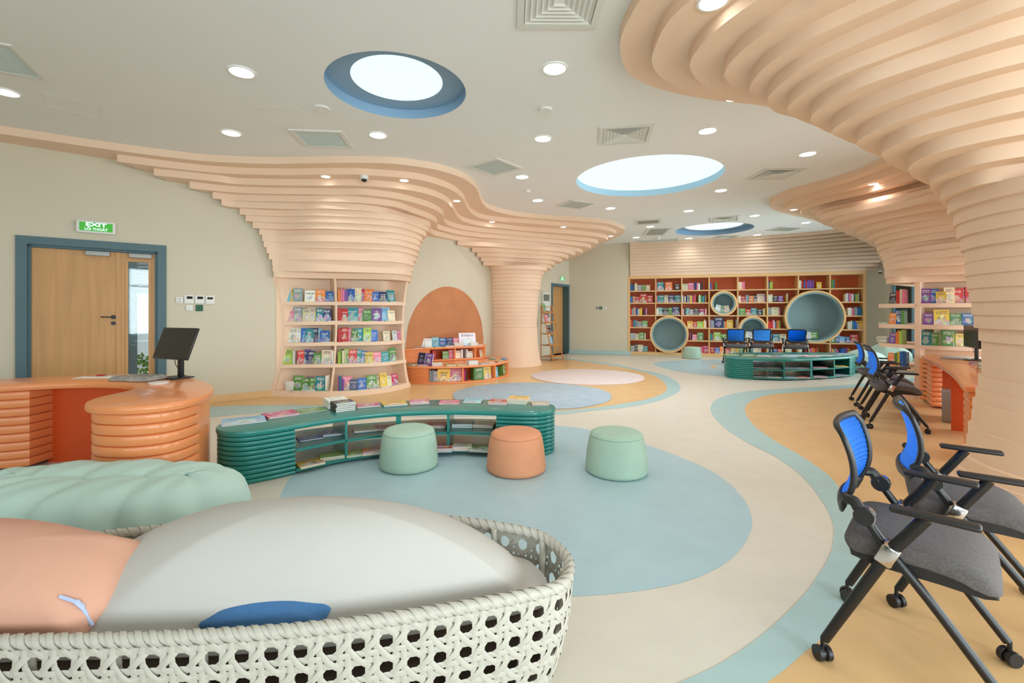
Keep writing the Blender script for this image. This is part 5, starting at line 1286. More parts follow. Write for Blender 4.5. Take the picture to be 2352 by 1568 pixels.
p = P(365, 881.5, DZ); bm = BM(); cyl(bm, (0, 0, 0), 0.07, 0.016, 24, r2=0.075); o = obj('tape_roll', bm, M_white, loc=(p.x, p.y, DZ + 0.001)); tag(o, 'small white round roll beside the wrapped parcel', 'tape roll')
for i, (x, y, w, d, h, m, nm, lab) in enumerate(((2195, 824, 0.30, 0.2, 0.02, M_steel, 'laptop', 'closed grey laptop lying on the right orange desk'), (2214, 820.5, 0.34, 0.2, 0.012, M_white, 'keyboard', 'white keyboard before the monitor on the right orange desk'))):
    p = P(x, y, RZ_); bm = BM(); bbox_bev(bm, -w / 2, w / 2, -d / 2, d / 2, 0.001, h, 0.005); o = obj(nm, bm, m, loc=(p.x, p.y, RZ_)); o.rotation_euler = (0, 0, math.radians(-55)); tag(o, lab, nm)
# ================================================================= OUTSIDE, SEEN THROUGH THE GLASS
bm = BM(); box(bm, -30, 30, -25, 40, -0.3, -0.14); obj('ground', bm, M_pave, smooth=0, kind='structure')
def outp(u, Y): return Vector(((u - CX) / F * Y, Y))
e = empty('building', (-10.2, 13.0, 0)); tag(e, 'white building with louvres outside, seen through the glass of the double door', 'building')
bm = BM(); box(bm, -3.0, 3.0, 0, 0.3, -0.2, 6.0); obj('wall', bm, M_out, e, smooth=0)
bm = BM()
for i in range(26): box(bm, -0.6, 1.6, -0.12, 0.0, 1.9 + 0.09 * i, 1.95 + 0.09 * i)
obj('louvres', bm, M_outgrey, e, smooth=0)
bm = BM(); box(bm, -1.4, -0.9, -0.5, 0, -0.2, 6.0); obj('pillar', bm, M_frame, e, smooth=0)
rnd = random.Random(8); bm = BM()
for i in range(900):
    a = rnd.uniform(0, 2 * math.pi); x, y, z = rnd.uniform(-0.9, 0.9), rnd.uniform(-0.35, 0.35), rnd.uniform(-0.1, 0.62); s = rnd.uniform(0.03, 0.06)
    d = Vector((rnd.gauss(0, 1), rnd.gauss(0, 1), rnd.gauss(0, 1))).normalized(); t_ = d.orthogonal().normalized() * s; b_ = d.cross(t_).normalized() * s * 0.6; c = Vector((x, y, z))
    bm.faces.new([bm.verts.new(c + t_), bm.verts.new(c + b_), bm.verts.new(c - t_), bm.verts.new(c - b_)])
q = outp(322, 8.3); o = obj('hedge', bm, M_leaf, loc=(q.x, q.y, 0), smooth=0); tag(o, 'low green hedge outside, seen through the narrow door glass', 'hedge')
q = outp(300, 7.4); bm = BM(); box(bm, -0.06, 0.06, -0.06, 0.06, -0.14, 3.4); o = obj('post', bm, M_frame, loc=(q.x, q.y, 0), smooth=0); tag(o, 'dark teal post outside, seen through the narrow door glass', 'post')

# ================================================================= FAR BOOKCASE WITH ROUND READING HOLES
def bt(u):
    k = (u - CX) / F; return (k * BC0.y - BC0.x) / (bd.x - k * bd.y)
angb = math.atan2(bd.y, bd.x)
BCe = empty('bookcase', (BC0.x, BC0.y, 0), angb); tag(BCe, 'wide wall bookcase with orange back and four round felt-lined holes, at the far wall', 'bookcase')
BT = [bt(u) for u in (1445.5, 1506, 1566, 1629, 1695, 1763, 1834, 1907, 1984.5)]
BZS = [0.105, 0.478, 0.868, 1.255, 1.645, 2.03, 2.425]
BD = 0.40
HOLES = [(bt(1536.5), 0.665, 0.575), (bt(1662), 1.632, 0.375), (bt(1729), 0.862, 0.385), (bt(1870.5), 1.23, 0.762)]
bm = BM(); x0, x1 = BT[0], BT[-1]
box(bm, x0 - 0.045, x0 + 0.02, -0.01, BD, 0, 2.52); box(bm, x1 - 0.02, x1 + 0.06, -0.01, BD, 0, 2.52)
box(bm, x0, x1, -0.01, BD, 2.425, 2.52); box(bm, x0, x1, -0.01, BD, 0, 0.105)
obj('case_frame', bm, M_case, BCe, smooth=0)
bm = BM(); box(bm, x0, x1, BD - 0.03, BD - 0.01, 0.1, 2.43); obj('back_panel', bm, M_caseback, BCe, smooth=0)
def cutout(a, b, fix, vertical):
    segs = [(a, b)]
    for hx, hz, R in HOLES:
        d = abs((hx if vertical else hz) - fix)
        if d >= R: continue
        h = math.sqrt((R - 0.01) ** 2 - d * d) if d < R - 0.01 else 0; c = hz if vertical else hx; new = []
        for s, t in segs:
            if c + h <= s or c - h >= t: new.append((s, t)); continue
            if c - h > s: new.append((s, c - h))
            if c + h < t: new.append((c + h, t))
        segs = new
    return segs
for t in BT[1:-1]:
    bm = BM()
    for a, b in cutout(0.1, 2.43, t, True): box(bm, t - 0.016, t + 0.016, 0.0, BD - 0.03, a, b)
    obj('upright', bm, M_case, BCe, smooth=0)
for z in BZS[1:-1]:
    bm = BM()
    for a, b in cutout(x0, x1, z, False): box(bm, a, b, 0.0, BD - 0.03, z - 0.017, z + 0.017)
    obj('shelf_board', bm, M_case, BCe, smooth=0)
for hx, hz, R in HOLES:
    n = 72
    def ringp(r, y): return [(hx + r * math.cos(2 * math.pi * k / n), y, hz + r * math.sin(2 * math.pi * k / n)) for k in range(n)]
    bm = BM(); loft(bm, [ringp(R, BD - 0.03), ringp(R, -0.045), ringp(R - 0.006, -0.05), ringp(R - 0.05, -0.05), ringp(R - 0.055, -0.042), ringp(R - 0.055, 0.0)], caps=False)
    bmesh.ops.recalc_face_normals(bm, faces=bm.faces); ho = obj('round_hole_rim', bm, M_case, BCe)
    bm = BM(); loft(bm, [ringp(R - 0.055, -0.02), ringp(R - 0.09, -0.025), ringp(R - 0.095, -0.015)], caps=False); obj('felt_edge', bm, M_feltrim, ho)
    bm = BM(); loft(bm, [ringp(R - 0.094, -0.018), ringp(R - 0.10, BD - 0.06)], caps=False)
    vs = [bm.verts.new(p) for p in ringp(R - 0.10, BD - 0.06)]; bm.faces.new(vs); obj('felt_lining', bm, M_felt, ho)

# ================================================================= BOOKS
COLS = {'B': ('blue', (46, 110, 190)), 'N': ('navy', (38, 52, 110)), 'T': ('teal', (50, 150, 160)), 'G': ('green', (92, 150, 70)), 'L': ('lime green', (176, 208, 84)),
        'Y': ('yellow', (238, 204, 70)), 'O': ('orange', (238, 132, 58)), 'R': ('red', (206, 52, 48)), 'P': ('pink', (226, 120, 150)), 'V': ('purple', (128, 84, 168)),
        'W': ('white', (240, 240, 236)), 'K': ('black', (52, 50, 54)), 'E': ('cream', (232, 218, 186)), 'C': ('light blue', (130, 196, 226)), 'M': ('magenta', (196, 48, 112)), 'S': ('grey', (150, 160, 168))}
def cover_material(many=False, titled=True):
    m = bpy.data.materials.new('book_cover'); m.use_nodes = True; t = m.node_tree; b = t.nodes['Principled BSDF']; b.inputs['Roughness'].default_value = 0.35
    N = t.nodes.new; Lk = t.links.new
    sx = N('ShaderNodeSeparateXYZ')
    if many:
        uv = N('ShaderNodeUVMap'); uv.uv_map = 'cover'; Lk(uv.outputs[0], sx.inputs[0]); at = N('ShaderNodeAttribute'); at.attribute_name = 'tint'; ocol = at.outputs['Color']; orand = at.outputs['Alpha']; Zout = sx.outputs['Y']
        fa = N('ShaderNodeAttribute'); fa.attribute_name = 'front'; ffac = fa.outputs['Fac']
    else:
        tc = N('ShaderNodeTexCoord'); oi = N('ShaderNodeObjectInfo'); Lk(tc.outputs['Generated'], sx.inputs[0]); ocol = oi.outputs['Color']; orand = oi.outputs['Random']; Zout = sx.outputs['Z']
    def math_(op, a, b_=None, c=None):
        n = N('ShaderNodeMath'); n.operation = op
        for i, v in enumerate((a, b_, c)):
            if v is None: continue
            if isinstance(v, (int, float)): n.inputs[i].default_value = v
            else: Lk(v, n.inputs[i])
        return n.outputs[0]
    r = orand; X, Z = sx.outputs['X'], Zout
    W = math_('MULTIPLY', r, 57.0)
    cmb = N('ShaderNodeCombineXYZ'); Lk(X, cmb.inputs[0]); Lk(Z, cmb.inputs[1]); Lk(W, cmb.inputs[2])
    vo = N('ShaderNodeTexVoronoi'); vo.inputs['Scale'].default_value = 5.0; vo.feature = 'SMOOTH_F1'; vo.inputs['Smoothness'].default_value = 0.15; Lk(cmb.outputs[0], vo.inputs['Vector'])
    hs = N('ShaderNodeHueSaturation'); Lk(vo.outputs['Color'], hs.inputs['Color']); hs.inputs['Saturation'].default_value = 0.6; hs.inputs['Value'].default_value = 1.05
    # picture mask: ellipse in the lower two thirds
    dx = math_('MULTIPLY', math_('SUBTRACT', X, 0.5), 2.3); dz = math_('MULTIPLY', math_('SUBTRACT', Z, 0.36), 3.2)
    ns = N('ShaderNodeTexNoise'); ns.inputs['Scale'].default_value = 4.0; Lk(cmb.outputs[0], ns.inputs['Vector'])
    rad_ = math_('ADD', math_('ADD', math_('MULTIPLY', dx, dx), math_('MULTIPLY', dz, dz)), math_('MULTIPLY', math_('SUBTRACT', ns.outputs['Fac'], 0.5), 2.2))
    pm = math_('MULTIPLY', math_('MAXIMUM', math_('LESS_THAN', rad_, 0.55), math_('MULTIPLY', math_('LESS_THAN', math_('ADD', Z, math_('MULTIPLY', ns.outputs['Fac'], 0.2)), 0.42), math_('GREATER_THAN', math_('FRACT', W), 0.5))), math_('ADD', 0.25, math_('MULTIPLY', math_('FRACT', math_('MULTIPLY', W, 3.7)), 0.5)))
    m1 = N('ShaderNodeMix'); m1.data_type = 'RGBA'; Lk(pm, m1.inputs['Factor']); Lk(ocol, m1.inputs['A']); Lk(hs.outputs['Color'], m1.inputs['B'])
    # lower strip in a lighter tone on some covers
    # title: blocky letters in two lines
    cl_ = N('ShaderNodeCombineXYZ'); Lk(math_('FLOOR', math_('MULTIPLY', X, 19.0)), cl_.inputs[0]); Lk(math_('FLOOR', math_('MULTIPLY', Z, 44.0)), cl_.inputs[1]); Lk(W, cl_.inputs[2])
    wn = N('ShaderNodeTexWhiteNoise'); wn.noise_dimensions = '3D'; Lk(cl_.outputs[0], wn.inputs['Vector'])
    band = math_('MULTIPLY', math_('GREATER_THAN', Z, 0.72), math_('LESS_THAN', Z, 0.90)); gap = math_('GREATER_THAN', math_('ABSOLUTE', math_('SUBTRACT', Z, 0.81)), 0.012)
    side = math_('LESS_THAN', math_('ABSOLUTE', math_('SUBTRACT', X, 0.5)), 0.36)
    tm = math_('MULTIPLY', math_('MULTIPLY', band, gap), math_('MULTIPLY', side, math_('GREATER_THAN', wn.outputs['Value'], 0.45)))
    bw = N('ShaderNodeRGBToBW'); Lk(ocol, bw.inputs[0]); dark = math_('GREATER_THAN', bw.outputs[0], 0.45)
    tcx = N('ShaderNodeMix'); tcx.data_type = 'RGBA'; Lk(dark, tcx.inputs['Factor']); tcx.inputs['A'].default_value = (0.9, 0.88, 0.8, 1); tcx.inputs['B'].default_value = (0.10, 0.08, 0.16, 1)
    m2 = N('ShaderNodeMix'); m2.data_type = 'RGBA'; Lk(math_('MULTIPLY', tm, 0.85 if titled else 0.0), m2.inputs['Factor']); Lk(m1.outputs['Result'], m2.inputs['A']); Lk(tcx.outputs['Result'], m2.inputs['B'])
    # only on the faces that look to the front
    if many: frontf = ffac
    else:
     geo = N('ShaderNodeNewGeometry'); vt = N('ShaderNodeVectorTransform'); vt.vector_type = 'NORMAL'; vt.convert_from = 'WORLD'; vt.convert_to = 'OBJECT'; Lk(geo.outputs['Normal'], vt.inputs[0]); s2 = N('ShaderNodeSeparateXYZ'); Lk(vt.outputs[0], s2.inputs[0])
     frontf = math_('GREATER_THAN', math_('MULTIPLY', s2.outputs['Y'], -1.0), 0.3)
    m3 = N('ShaderNodeMix'); m3.data_type = 'RGBA'; Lk(frontf, m3.inputs['Factor']); Lk(ocol, m3.inputs['A']); Lk(m2.outputs['Result'], m3.inputs['B'])
    Lk(m3.outputs['Result'], b.inputs['Base Color'])
    return m
def spine_material():
    m = bpy.data.materials.new('book_spine'); m.use_nodes = True; t = m.node_tree; b = t.nodes['Principled BSDF']; b.inputs['Roughness'].default_value = 0.4
    N = t.nodes.new; Lk = t.links.new; tc = N('ShaderNodeTexCoord'); oi = N('ShaderNodeObjectInfo'); sx = N('ShaderNodeSeparateXYZ'); Lk(tc.outputs['Generated'], sx.inputs[0])
    ad = N('ShaderNodeMath'); ad.operation = 'MULTIPLY_ADD'; Lk(sx.outputs['Z'], ad.inputs[0]); ad.inputs[1].default_value = 7.0; mu = N('ShaderNodeMath'); mu.operation = 'MULTIPLY'; Lk(oi.outputs['Random'], mu.inputs[0]); mu.inputs[1].default_value = 91.0; Lk(mu.outputs[0], ad.inputs[2])
    fl = N('ShaderNodeMath'); fl.operation = 'FLOOR'; Lk(ad.outputs[0], fl.inputs[0]); wn = N('ShaderNodeTexWhiteNoise'); wn.noise_dimensions = '1D'; Lk(fl.outputs[0], wn.inputs['W'])
    gt = N('ShaderNodeMath'); gt.operation = 'GREATER_THAN'; Lk(wn.outputs['Value'], gt.inputs[0]); gt.inputs[1].default_value = 0.66
    ml = N('ShaderNodeMath'); ml.operation = 'MULTIPLY'; Lk(gt.outputs[0], ml.inputs[0]); ml.inputs[1].default_value = 0.55
    mx = N('ShaderNodeMix'); mx.data_type = 'RGBA'; Lk(ml.outputs[0], mx.inputs['Factor']); Lk(oi.outputs['Color'], mx.inputs['A']); Lk(wn.outputs['Color'], mx.inputs['B']); Lk(mx.outputs['Result'], b.inputs['Base Color']); return m
M_cover, M_spine = cover_material(), spine_material()
def unit_book(kind):
    bm = BM()
    if kind == 'face':        # cover at y=0, spine at the left
        box(bm, -0.5, 0.5, 0, 0.10, 0, 1, 0); box(bm, -0.5, 0.5, 0.90, 1, 0, 1, 0); box(bm, -0.5, -0.485, 0.10, 0.90, 0, 1, 0); box(bm, -0.485, 0.488, 0.10, 0.90, 0.012, 0.988, 1)
    elif kind == 'spine':     # spine at y=0, covers left and right
        box(bm, -0.5, -0.40, 0, 1, 0, 1, 0); box(bm, 0.40, 0.5, 0, 1, 0, 1, 0); box(bm, -0.40, 0.40, 0, 0.02, 0, 1, 0); box(bm, -0.40, 0.40, 0.02, 0.98, 0.012, 0.985, 1)
    me = bpy.data.meshes.new('book_' + kind); bm.to_mesh(me); bm.free(); me.materials.append(M_cover if kind == 'face' else M_spine); me.materials.append(M_paper); return me
ME = {'face': unit_book('face'), 'spine': unit_book('spine')}
bm = BM(); box(bm, -0.5, 0.5, 0, 0.10, 0, 1); box(bm, -0.5, 0.5, 0.90, 1, 0, 1); box(bm, -0.5, -0.485, 0.10, 0.90, 0, 1); MC = bpy.data.meshes.new('book_boards'); bm.to_mesh(MC); bm.free(); MC.materials.append(M_cover)
bm = BM(); box(bm, -0.485, 0.488, 0.10, 0.90, 0.012, 0.988); MP = bpy.data.meshes.new('book_pages'); bm.to_mesh(MP); bm.free(); MP.materials.append(M_paper)
brnd = random.Random(21)
def col_of(c):
    r = COLS[c][1]; j = brnd.uniform(0.88, 1.1); return (*lin([min(1, v / 255 * j * brnd.uniform(0.96, 1.04)) for v in r]), 1)
BOOKS = []
def book(*a, **k): BOOKS.append((a, k, col_of(a[6])))
def make_book(tint, kind, pos, yaw, w, t, h, c, label, group, lean=0.0, roll=0.0, near=False, titles=None):
    if kind == 'flat': me, rot = 'face', (-math.pi / 2, 0, yaw)
    elif kind == 'face': me, rot = 'face', (-lean, roll, yaw)
    else: me, rot = 'spine', (-lean * 0.0, roll, yaw)
    o = bpy.data.objects.new('book', MC if near and me == 'face' else ME[me]); COL.objects.link(o)
    o.location = pos; o.rotation_euler = rot; o.scale = (w, t, h); o.color = tint
    if near and me == 'face':
        q = bpy.data.objects.new('pages', MP); COL.objects.link(q); q.parent = o
    if titles:
        me2 = o.data.copy(); me2.materials[0] = M_coverp; o.data = me2
        ls = titles.split('|'); n = len(ls)
        for i, s in enumerate(ls):
            M = Matrix.Diagonal((1 / w, 1 / t, 1 / h, 1)) @ T(0, -0.0012, h * (0.70 - 0.17 * i)) @ RX90
            text(s, min(h * 0.15, w * 1.25 / max(4, len(s))), M, M_titlew if c in 'BNRVGTMOKP' else M_titled, o, 'title', bold=0.0006, ext=0.0005)
    tag(o, label, 'book', group); return o
M_coverp = cover_material(False, False)
M_titlew = mat('title_white', rgb(244, 240, 226), 0.5); M_titled = mat('title_dark', rgb(60, 34, 60), 0.5)
ORD = ['first', 'second', 'third', 'fourth', 'fifth', 'sixth', 'seventh', 'eighth', 'ninth', 'tenth', 'eleventh', 'twelfth', 'thirteenth', 'fourteenth', 'fifteenth', 'sixteenth', 'seventeenth', 'eighteenth', 'nineteenth', 'twentieth']
def parse(spec):
    out = []
    for tk in spec.split():
        if tk[0] == '_': out.append(('_', len(tk) * 0.07, None, None)); continue
        body, _, tt = tk.partition(':'); tt = tt.replace('~', ' ') or None
        k, c, rest = body[0], body[1], body[2:]
        if k == 's':
            n = int(rest) if rest and '.' not in rest else 1
            for _i in range(n): out.append(('s', None, c, None))
        else: out.append((k, float('0' + rest) if rest else 0.15, c, tt))
    return out
def row(spec, frame, length, z, maxh, place, group, dep=0.17, near=False, lean=0.16, start=0.0, sc=1.0):
    """frame(s) -> (point, yaw) along the front of a board"""
    s = start; n = 0
    for k, w, c, tt in parse(spec):
        if w: w *= sc
        if k == '_': s += w; continue
        if k == 's':
            t = brnd.uniform(0.016, 0.034); h = min(maxh * 0.93, brnd.uniform(0.19, 0.25)); wd = t
            if s + wd > length: break
            p, yaw = frame(s + wd / 2); kind = 'spine'
            label = '%s book, spine out, %s from left, %s' % (COLS[c][0], ORD[min(n, 19)], place)
            book('spine', (p.x, p.y, z + 0.001), yaw, t * 0.96, dep * brnd.uniform(0.8, 1.0), h, c, label, group)
            s += t + 0.0015
        else:
            h = min(maxh * 0.95, w * brnd.uniform(1.15, 1.4)) if w > 0.11 else min(maxh * 0.93, brnd.uniform(0.2, 0.25)); h = max(h, 0.18) if maxh > 0.22 else h
            if s + w > length + 0.03: break
            p, yaw = frame(s + w / 2); label = '%s book, cover out, %s from left, %s' % (COLS[c][0], ORD[min(n, 19)], place)
            real = w if w > 0.11 else w + 0.06
            nrm = Vector((-math.sin(yaw), math.cos(yaw))); dep_ = 0.0 if w > 0.11 else 0.012 * (n % 3)
            book('face', (p.x + nrm.x * dep_, p.y + nrm.y * dep_, z + 0.002), yaw, real, brnd.uniform(0.008, 0.018), h, c, label, group, lean=lean, near=near, titles=tt)
            s += w + 0.004
        n += 1
def flats(items, frame, z, place, group, near=False, start=0):
    """items: (s, colour, width, depth, n in pile, inset, yaw jitter)"""
    for i, it in enumerate(items):
        s, c, w, d, cnt, ins, jy = it; p, yaw = frame(s); nrm = Vector((-math.sin(yaw), math.cos(yaw))); q = p + nrm * ins; zz = z + 0.001
        for k in range(cnt):
            t = brnd.uniform(0.006, 0.012) if cnt < 4 else 0.016; cc = c[k % len(c)]
            pos_ = 'alone' if cnt == 1 else ('pile bottom' if k == 0 else 'pile top' if k == cnt - 1 else 'pile %s' % ORD[k])
            lab = 'flat %s booklet, %s spot from left, %s, %s' % (COLS[cc][0], ORD[start + i], pos_, place) if cnt > 1 else 'flat %s booklet, %s spot from left, %s' % (COLS[cc][0], ORD[start + i], place)
            ya = yaw + jy + brnd.uniform(-0.12, 0.12)
            book('flat', (q.x, q.y, zz + t), ya, w, t, d, cc, lab, group, near=near); zz += t + 0.0008
# far bookcase cells
FB = {(0, 0): 'sB3 sN2 sS sE2 fS.14 fG.13 fE.12', (0, 1): 'sP fT.2 sK fO.21 _ fK.15', (0, 2): 'fE.16 fP.17 sN3 sP2 sW2 sK3', (0, 3): 'sB2 sR _ sG2 ____ ___ fG.24', (0, 4): 'sE4 sP3', (0, 5): 'sS sN sL3', (0, 6): 'sW2 sR2 sB2 sR2 sV3 sV4 _ fY.12', (0, 7): 'sK sG2 sT',
      (1, 0): 'sB3 sO sE fR.15 fR.22 fR.18', (1, 1): 'sP sT fT.19 fE.11 fN.19 fT.19', (1, 2): 'sW sN sE sN2 fS.08 sY2 sV sR2 sP _ sG sW sG2 sT2 sN sY', (1, 4): 'sW2 fR.13 sS2 sT fO.14 fK.08 fE.2 sV4', (1, 5): 'sW4 sE fK.14 fV.13 _ sY sW', (1, 7): '___ __ sE sW2 sV sP2 sW2 sK sG sY sG sW',
      (2, 0): 'sR2 sS2 sE sR sB2 sE2 sY3 _ sN2 sP2 sK', (2, 1): 'sW3 fT.10 fK.18 fG.11 fN.21', (2, 2): 'sP sW sK2 fT.08 fS.13 fK.16 fM.15 sR sW', (2, 4): 'sB fG.17 fR.14 fT.16 fK.15 sE sY2', (2, 5): 'sS3 fE.2 sP sK', (2, 7): '____ __ sW3 sP2 sS3 sB3 sT',
      (3, 0): 'sO2 sR2 sT3 sS2 fS.14 fG.17', (3, 2): '__ fY.16 fR.12 fL.16 sY sE sW sR', (3, 3): 'sV sS4 fN.26 sT sO2 fY.18 _ sS sT2', (3, 5): 'sR4 sP sW2 sN sO2 sY sG', (3, 7): '____ __ sW4 sG sB3 sB fY.1',
      (4, 0): 'fS.15 fE.12 fG.16 sW2', (4, 2): '__ _ sM sK2 fP.13 fG.18', (4, 3): 'sG sT2 sR fL.2 fG.16 _', (4, 5): 'fV.10 fT.2 fE.17', (4, 7): 'fG.12 fB.09 fC.13 fB.12 fR.2 fY.12 sP',
      (5, 0): 'sG fS.12 fK.09 fE.16 fT.14', (5, 2): '__ __ fT.14 fP.16 fM.18', (5, 3): 'fR.14 fB.13 fO.18 fR.09 fY.2', (5, 4): 'fG.14 fY.12 fT.12 fE.22', (5, 5): 'fS.12 fB.12 fR.12 fE.22 sW', (5, 6): 'sW4 _ sR3 sY2 sP2 sO2 sR2 sG', (5, 7): 'sP2 sY sS2 sP2 sN2 sB3 sV3 sO sG'}
RN = ['top row', 'second row', 'third row', 'fourth row', 'fifth row', 'bottom row']
for (r_, c_), spec in FB.items():
    a, b = BT[c_] + 0.022, BT[c_ + 1] - 0.022; z = BZS[5 - r_] + (0.017 if r_ < 5 else 0.0)
    def fr_(s, a=a): q = BC0 + bd * (a + s) + bn * 0.05; return q, angb
    row(spec, fr_, b - a, z, 0.35, '%s cell, %s, far bookcase' % (ORD[c_], RN[r_]), 'books in the far bookcase', lean=0.1)
def bcb(u, z, dy=0.1): q = BC0 + bd * bt(u) + bn * dy; return Vector((q.x, q.y, z))
hb = [(1650, 1.395, 'W', 'small round hole, leftmost of three', 0.25), (1658, 1.375, 'G', 'small round hole, middle of three', 0.15), (1669, 1.37, 'E', 'small round hole, rightmost of three', -0.12),
      (1712, 0.60, 'L', 'lower small round hole, leftmost', 0.3), (1723, 0.585, 'W', 'lower small round hole, middle', 0.1), (1737, 0.59, 'S', 'lower small round hole, next to rightmost', -0.1), (1747, 0.62, 'L', 'lower small round hole, rightmost', -0.3),
      (1842, 0.645, 'E', 'biggest round hole, leftmost', 0.05), (1856, 0.605, 'W', 'biggest round hole, middle', 0.0), (1872, 0.60, 'G', 'biggest round hole, rightmost', -0.05)]
for u, z, c, pl, rl in hb: p = bcb(u, z, 0.06); book('face', p, angb, 0.19, 0.012, 0.2, c, '%s book standing in the %s' % (COLS[c][0], pl), 'books in the round holes', lean=0.3, roll=rl)
# first column shelves (top board first)
def c1frame(z, off=0.045):
    f = c1_front(z).offset(off, 41)
    def fr(s):
        p, g = f.at(s); return p, math.atan2(g.y, g.x)
    return fr, f
C1S = [('sV fC.05 fY.11 fS.10 _ fW.19:VƯỜN~EM fO.18 fB.18:MÂY sG sL sY', 'sO2 sP2 sV2 fB.09:5 fE.12:6 fM.12:GIẬN~DỮ|KHÔNG fO.11:BẾ~TẮC fB.13:LO~LẮNG fN.16:TẠM~BIỆT|LO~ÂU fT.19:DUY~NGHĨ|TÍCH~CỰC'),
       ('fP.13:TIỂU~HỌC|THÔNG~MINH fS.11 fG.07 fE.07 fE.08 fY.08 fT.06 fN.18', 'sR3 fR.09:TÌNH~BẠN fT.21:KỂ~CHUYỆN fP.08 fG.17 fV.2:TẾT|LÀ~GÌ? fC.12 fE.18'),
       ('_ fW.1 fW.04 _ fB.08:YÊU fT.08:YÊU fN.08 fC.06 fB.18:YÊU~BỐ __ fG.12', 'sR2 fM.05 fR.06 fP.05 fG.06 fG.06 fT.08 fT.08 fL.08 fB.12:VUI~NHỘN __ fE.15 _ fW.15 fP.14'),
       ('fL.11 fL.05 sW _ fR.06 fN.05 fV.06 fN.08 fG.15:CÁ~SẤU|HÁU~ĂN fE.2 sW sG sR', 'sL2 sG sE2 fL.09 fR.08 fT.09 fB.09 fY.15:MỘT~NGÀY fP.16 fT.17:QUẢ~ĐẤT fG.2:KHU~RỪNG'),
       ('__ ___ fG.12 fG.12 fV.06 fG.08 fT.2 sW', 'sV sT sV2 fP.1 fN.14:NGỦ~NGON fB.16:GIẤC~MƠ fG.2 fE.1 fY.09 fE.15 fM.19')]
for i, (sl, sr) in enumerate(C1S):
    z = C1Z[4 - i][1]; fr, f = c1frame(z); sdv = c1_front(z).ray(773) / c1_front(z).L * f.L; mh = 0.33 if i else 0.37
    row(sl, lambda s, fr=fr: fr(s + 0.08), sdv - 0.11, z, mh, 'left half, %s, peach column' % ('top shelf', 'second shelf', 'third shelf', 'fourth shelf', 'bottom shelf')[i], 'books on the peach column shelves', near=True, lean=0.14, sc=0.87)
    row(sr, lambda s, fr=fr, a=sdv: fr(s + a + 0.03), f.L - sdv - 0.1, z, mh, 'right half, %s, peach column' % ('top shelf', 'second shelf', 'third shelf', 'fourth shelf', 'bottom shelf')[i], 'books on the peach column shelves', near=True, lean=0.14, sc=0.87)
    fr0, f0_ = c1frame(z, 0.004); pl = '%s edge, peach column' % ('top shelf', 'second shelf', 'third shelf', 'fourth shelf', 'bottom shelf')[i]
    A_ = sdv
    lists = [[(A_ + 0.2, 'Y', 0.12, 0.04, 1, 0, 0), (A_ + 0.36, 'G', 0.12, 0.04, 1, 0, 0), (A_ + 0.5, 'R', 0.12, 0.04, 1, 0, 0), (A_ + 0.66, 'O', 0.12, 0.04, 1, 0, 0), (A_ + 0.82, 'V', 0.12, 0.04, 1, 0, 0), (A_ + 0.98, 'L', 0.12, 0.04, 1, 0, 0), (A_ + 1.15, 'C', 0.14, 0.04, 1, 0, 0)],
             [(0.85, 'W', 0.22, 0.04, 1, 0, 0), (A_ + 0.3, 'S', 0.15, 0.04, 1, 0, 0), (A_ + 0.62, 'T', 0.15, 0.04, 1, 0, 0), (A_ + 0.9, 'G', 0.16, 0.04, 1, 0, 0)],
             [(0.75, 'W', 0.2, 0.04, 1, 0, 0), (A_ + 0.2, 'R', 0.17, 0.04, 1, 0, 0), (A_ + 0.42, 'T', 0.17, 0.04, 1, 0, 0), (A_ + 0.75, 'K', 0.2, 0.04, 1, 0, 0.1), (A_ + 1.05, 'W', 0.2, 0.04, 1, 0, 0)],
             [(0.8, 'C', 0.22, 0.04, 1, 0, 0), (A_ + 0.2, 'T', 0.17, 0.04, 1, 0, 0), (A_ + 0.4, 'S', 0.17, 0.04, 1, 0, 0), (A_ + 0.63, 'W', 0.17, 0.04, 1, 0, 0), (A_ + 0.86, 'C', 0.2, 0.04, 1, 0, 0)],
             [(0.42, 'K', 0.14, 0.05, 1, 0, 0.3), (0.64, 'W', 0.22, 0.05, 2, 0, 0.2), (0.85, 'G', 0.2, 0.05, 1, 0, 0), (A_ + 0.2, 'G', 0.17, 0.05, 1, 0, 0), (A_ + 0.42, 'C', 0.17, 0.05, 1, 0, 0.2), (A_ + 0.62, 'V', 0.17, 0.05, 1, 0, -0.2), (A_ + 0.84, 'W', 0.17, 0.05, 2, 0, 0.2), (A_ + 1.05, 'E', 0.2, 0.05, 1, 0, 0)]][i]
    flats(lists, fr0, z, pl, 'booklets along the shelf edges')
fr, f = c1frame(C1Z[0][1]); p, yw = fr(0.30); bm = BM(); bbox_bev(bm, -0.07, 0.07, 0, 0.09, 0.001, 0.15, 0.003); o = obj('white_box', bm, M_white, loc=(p.x, p.y, C1Z[0][1])); o.rotation_euler = (0, 0, yw); tag(o, 'small white carton box on the bottom shelf of the peach column, at its left end', 'box')
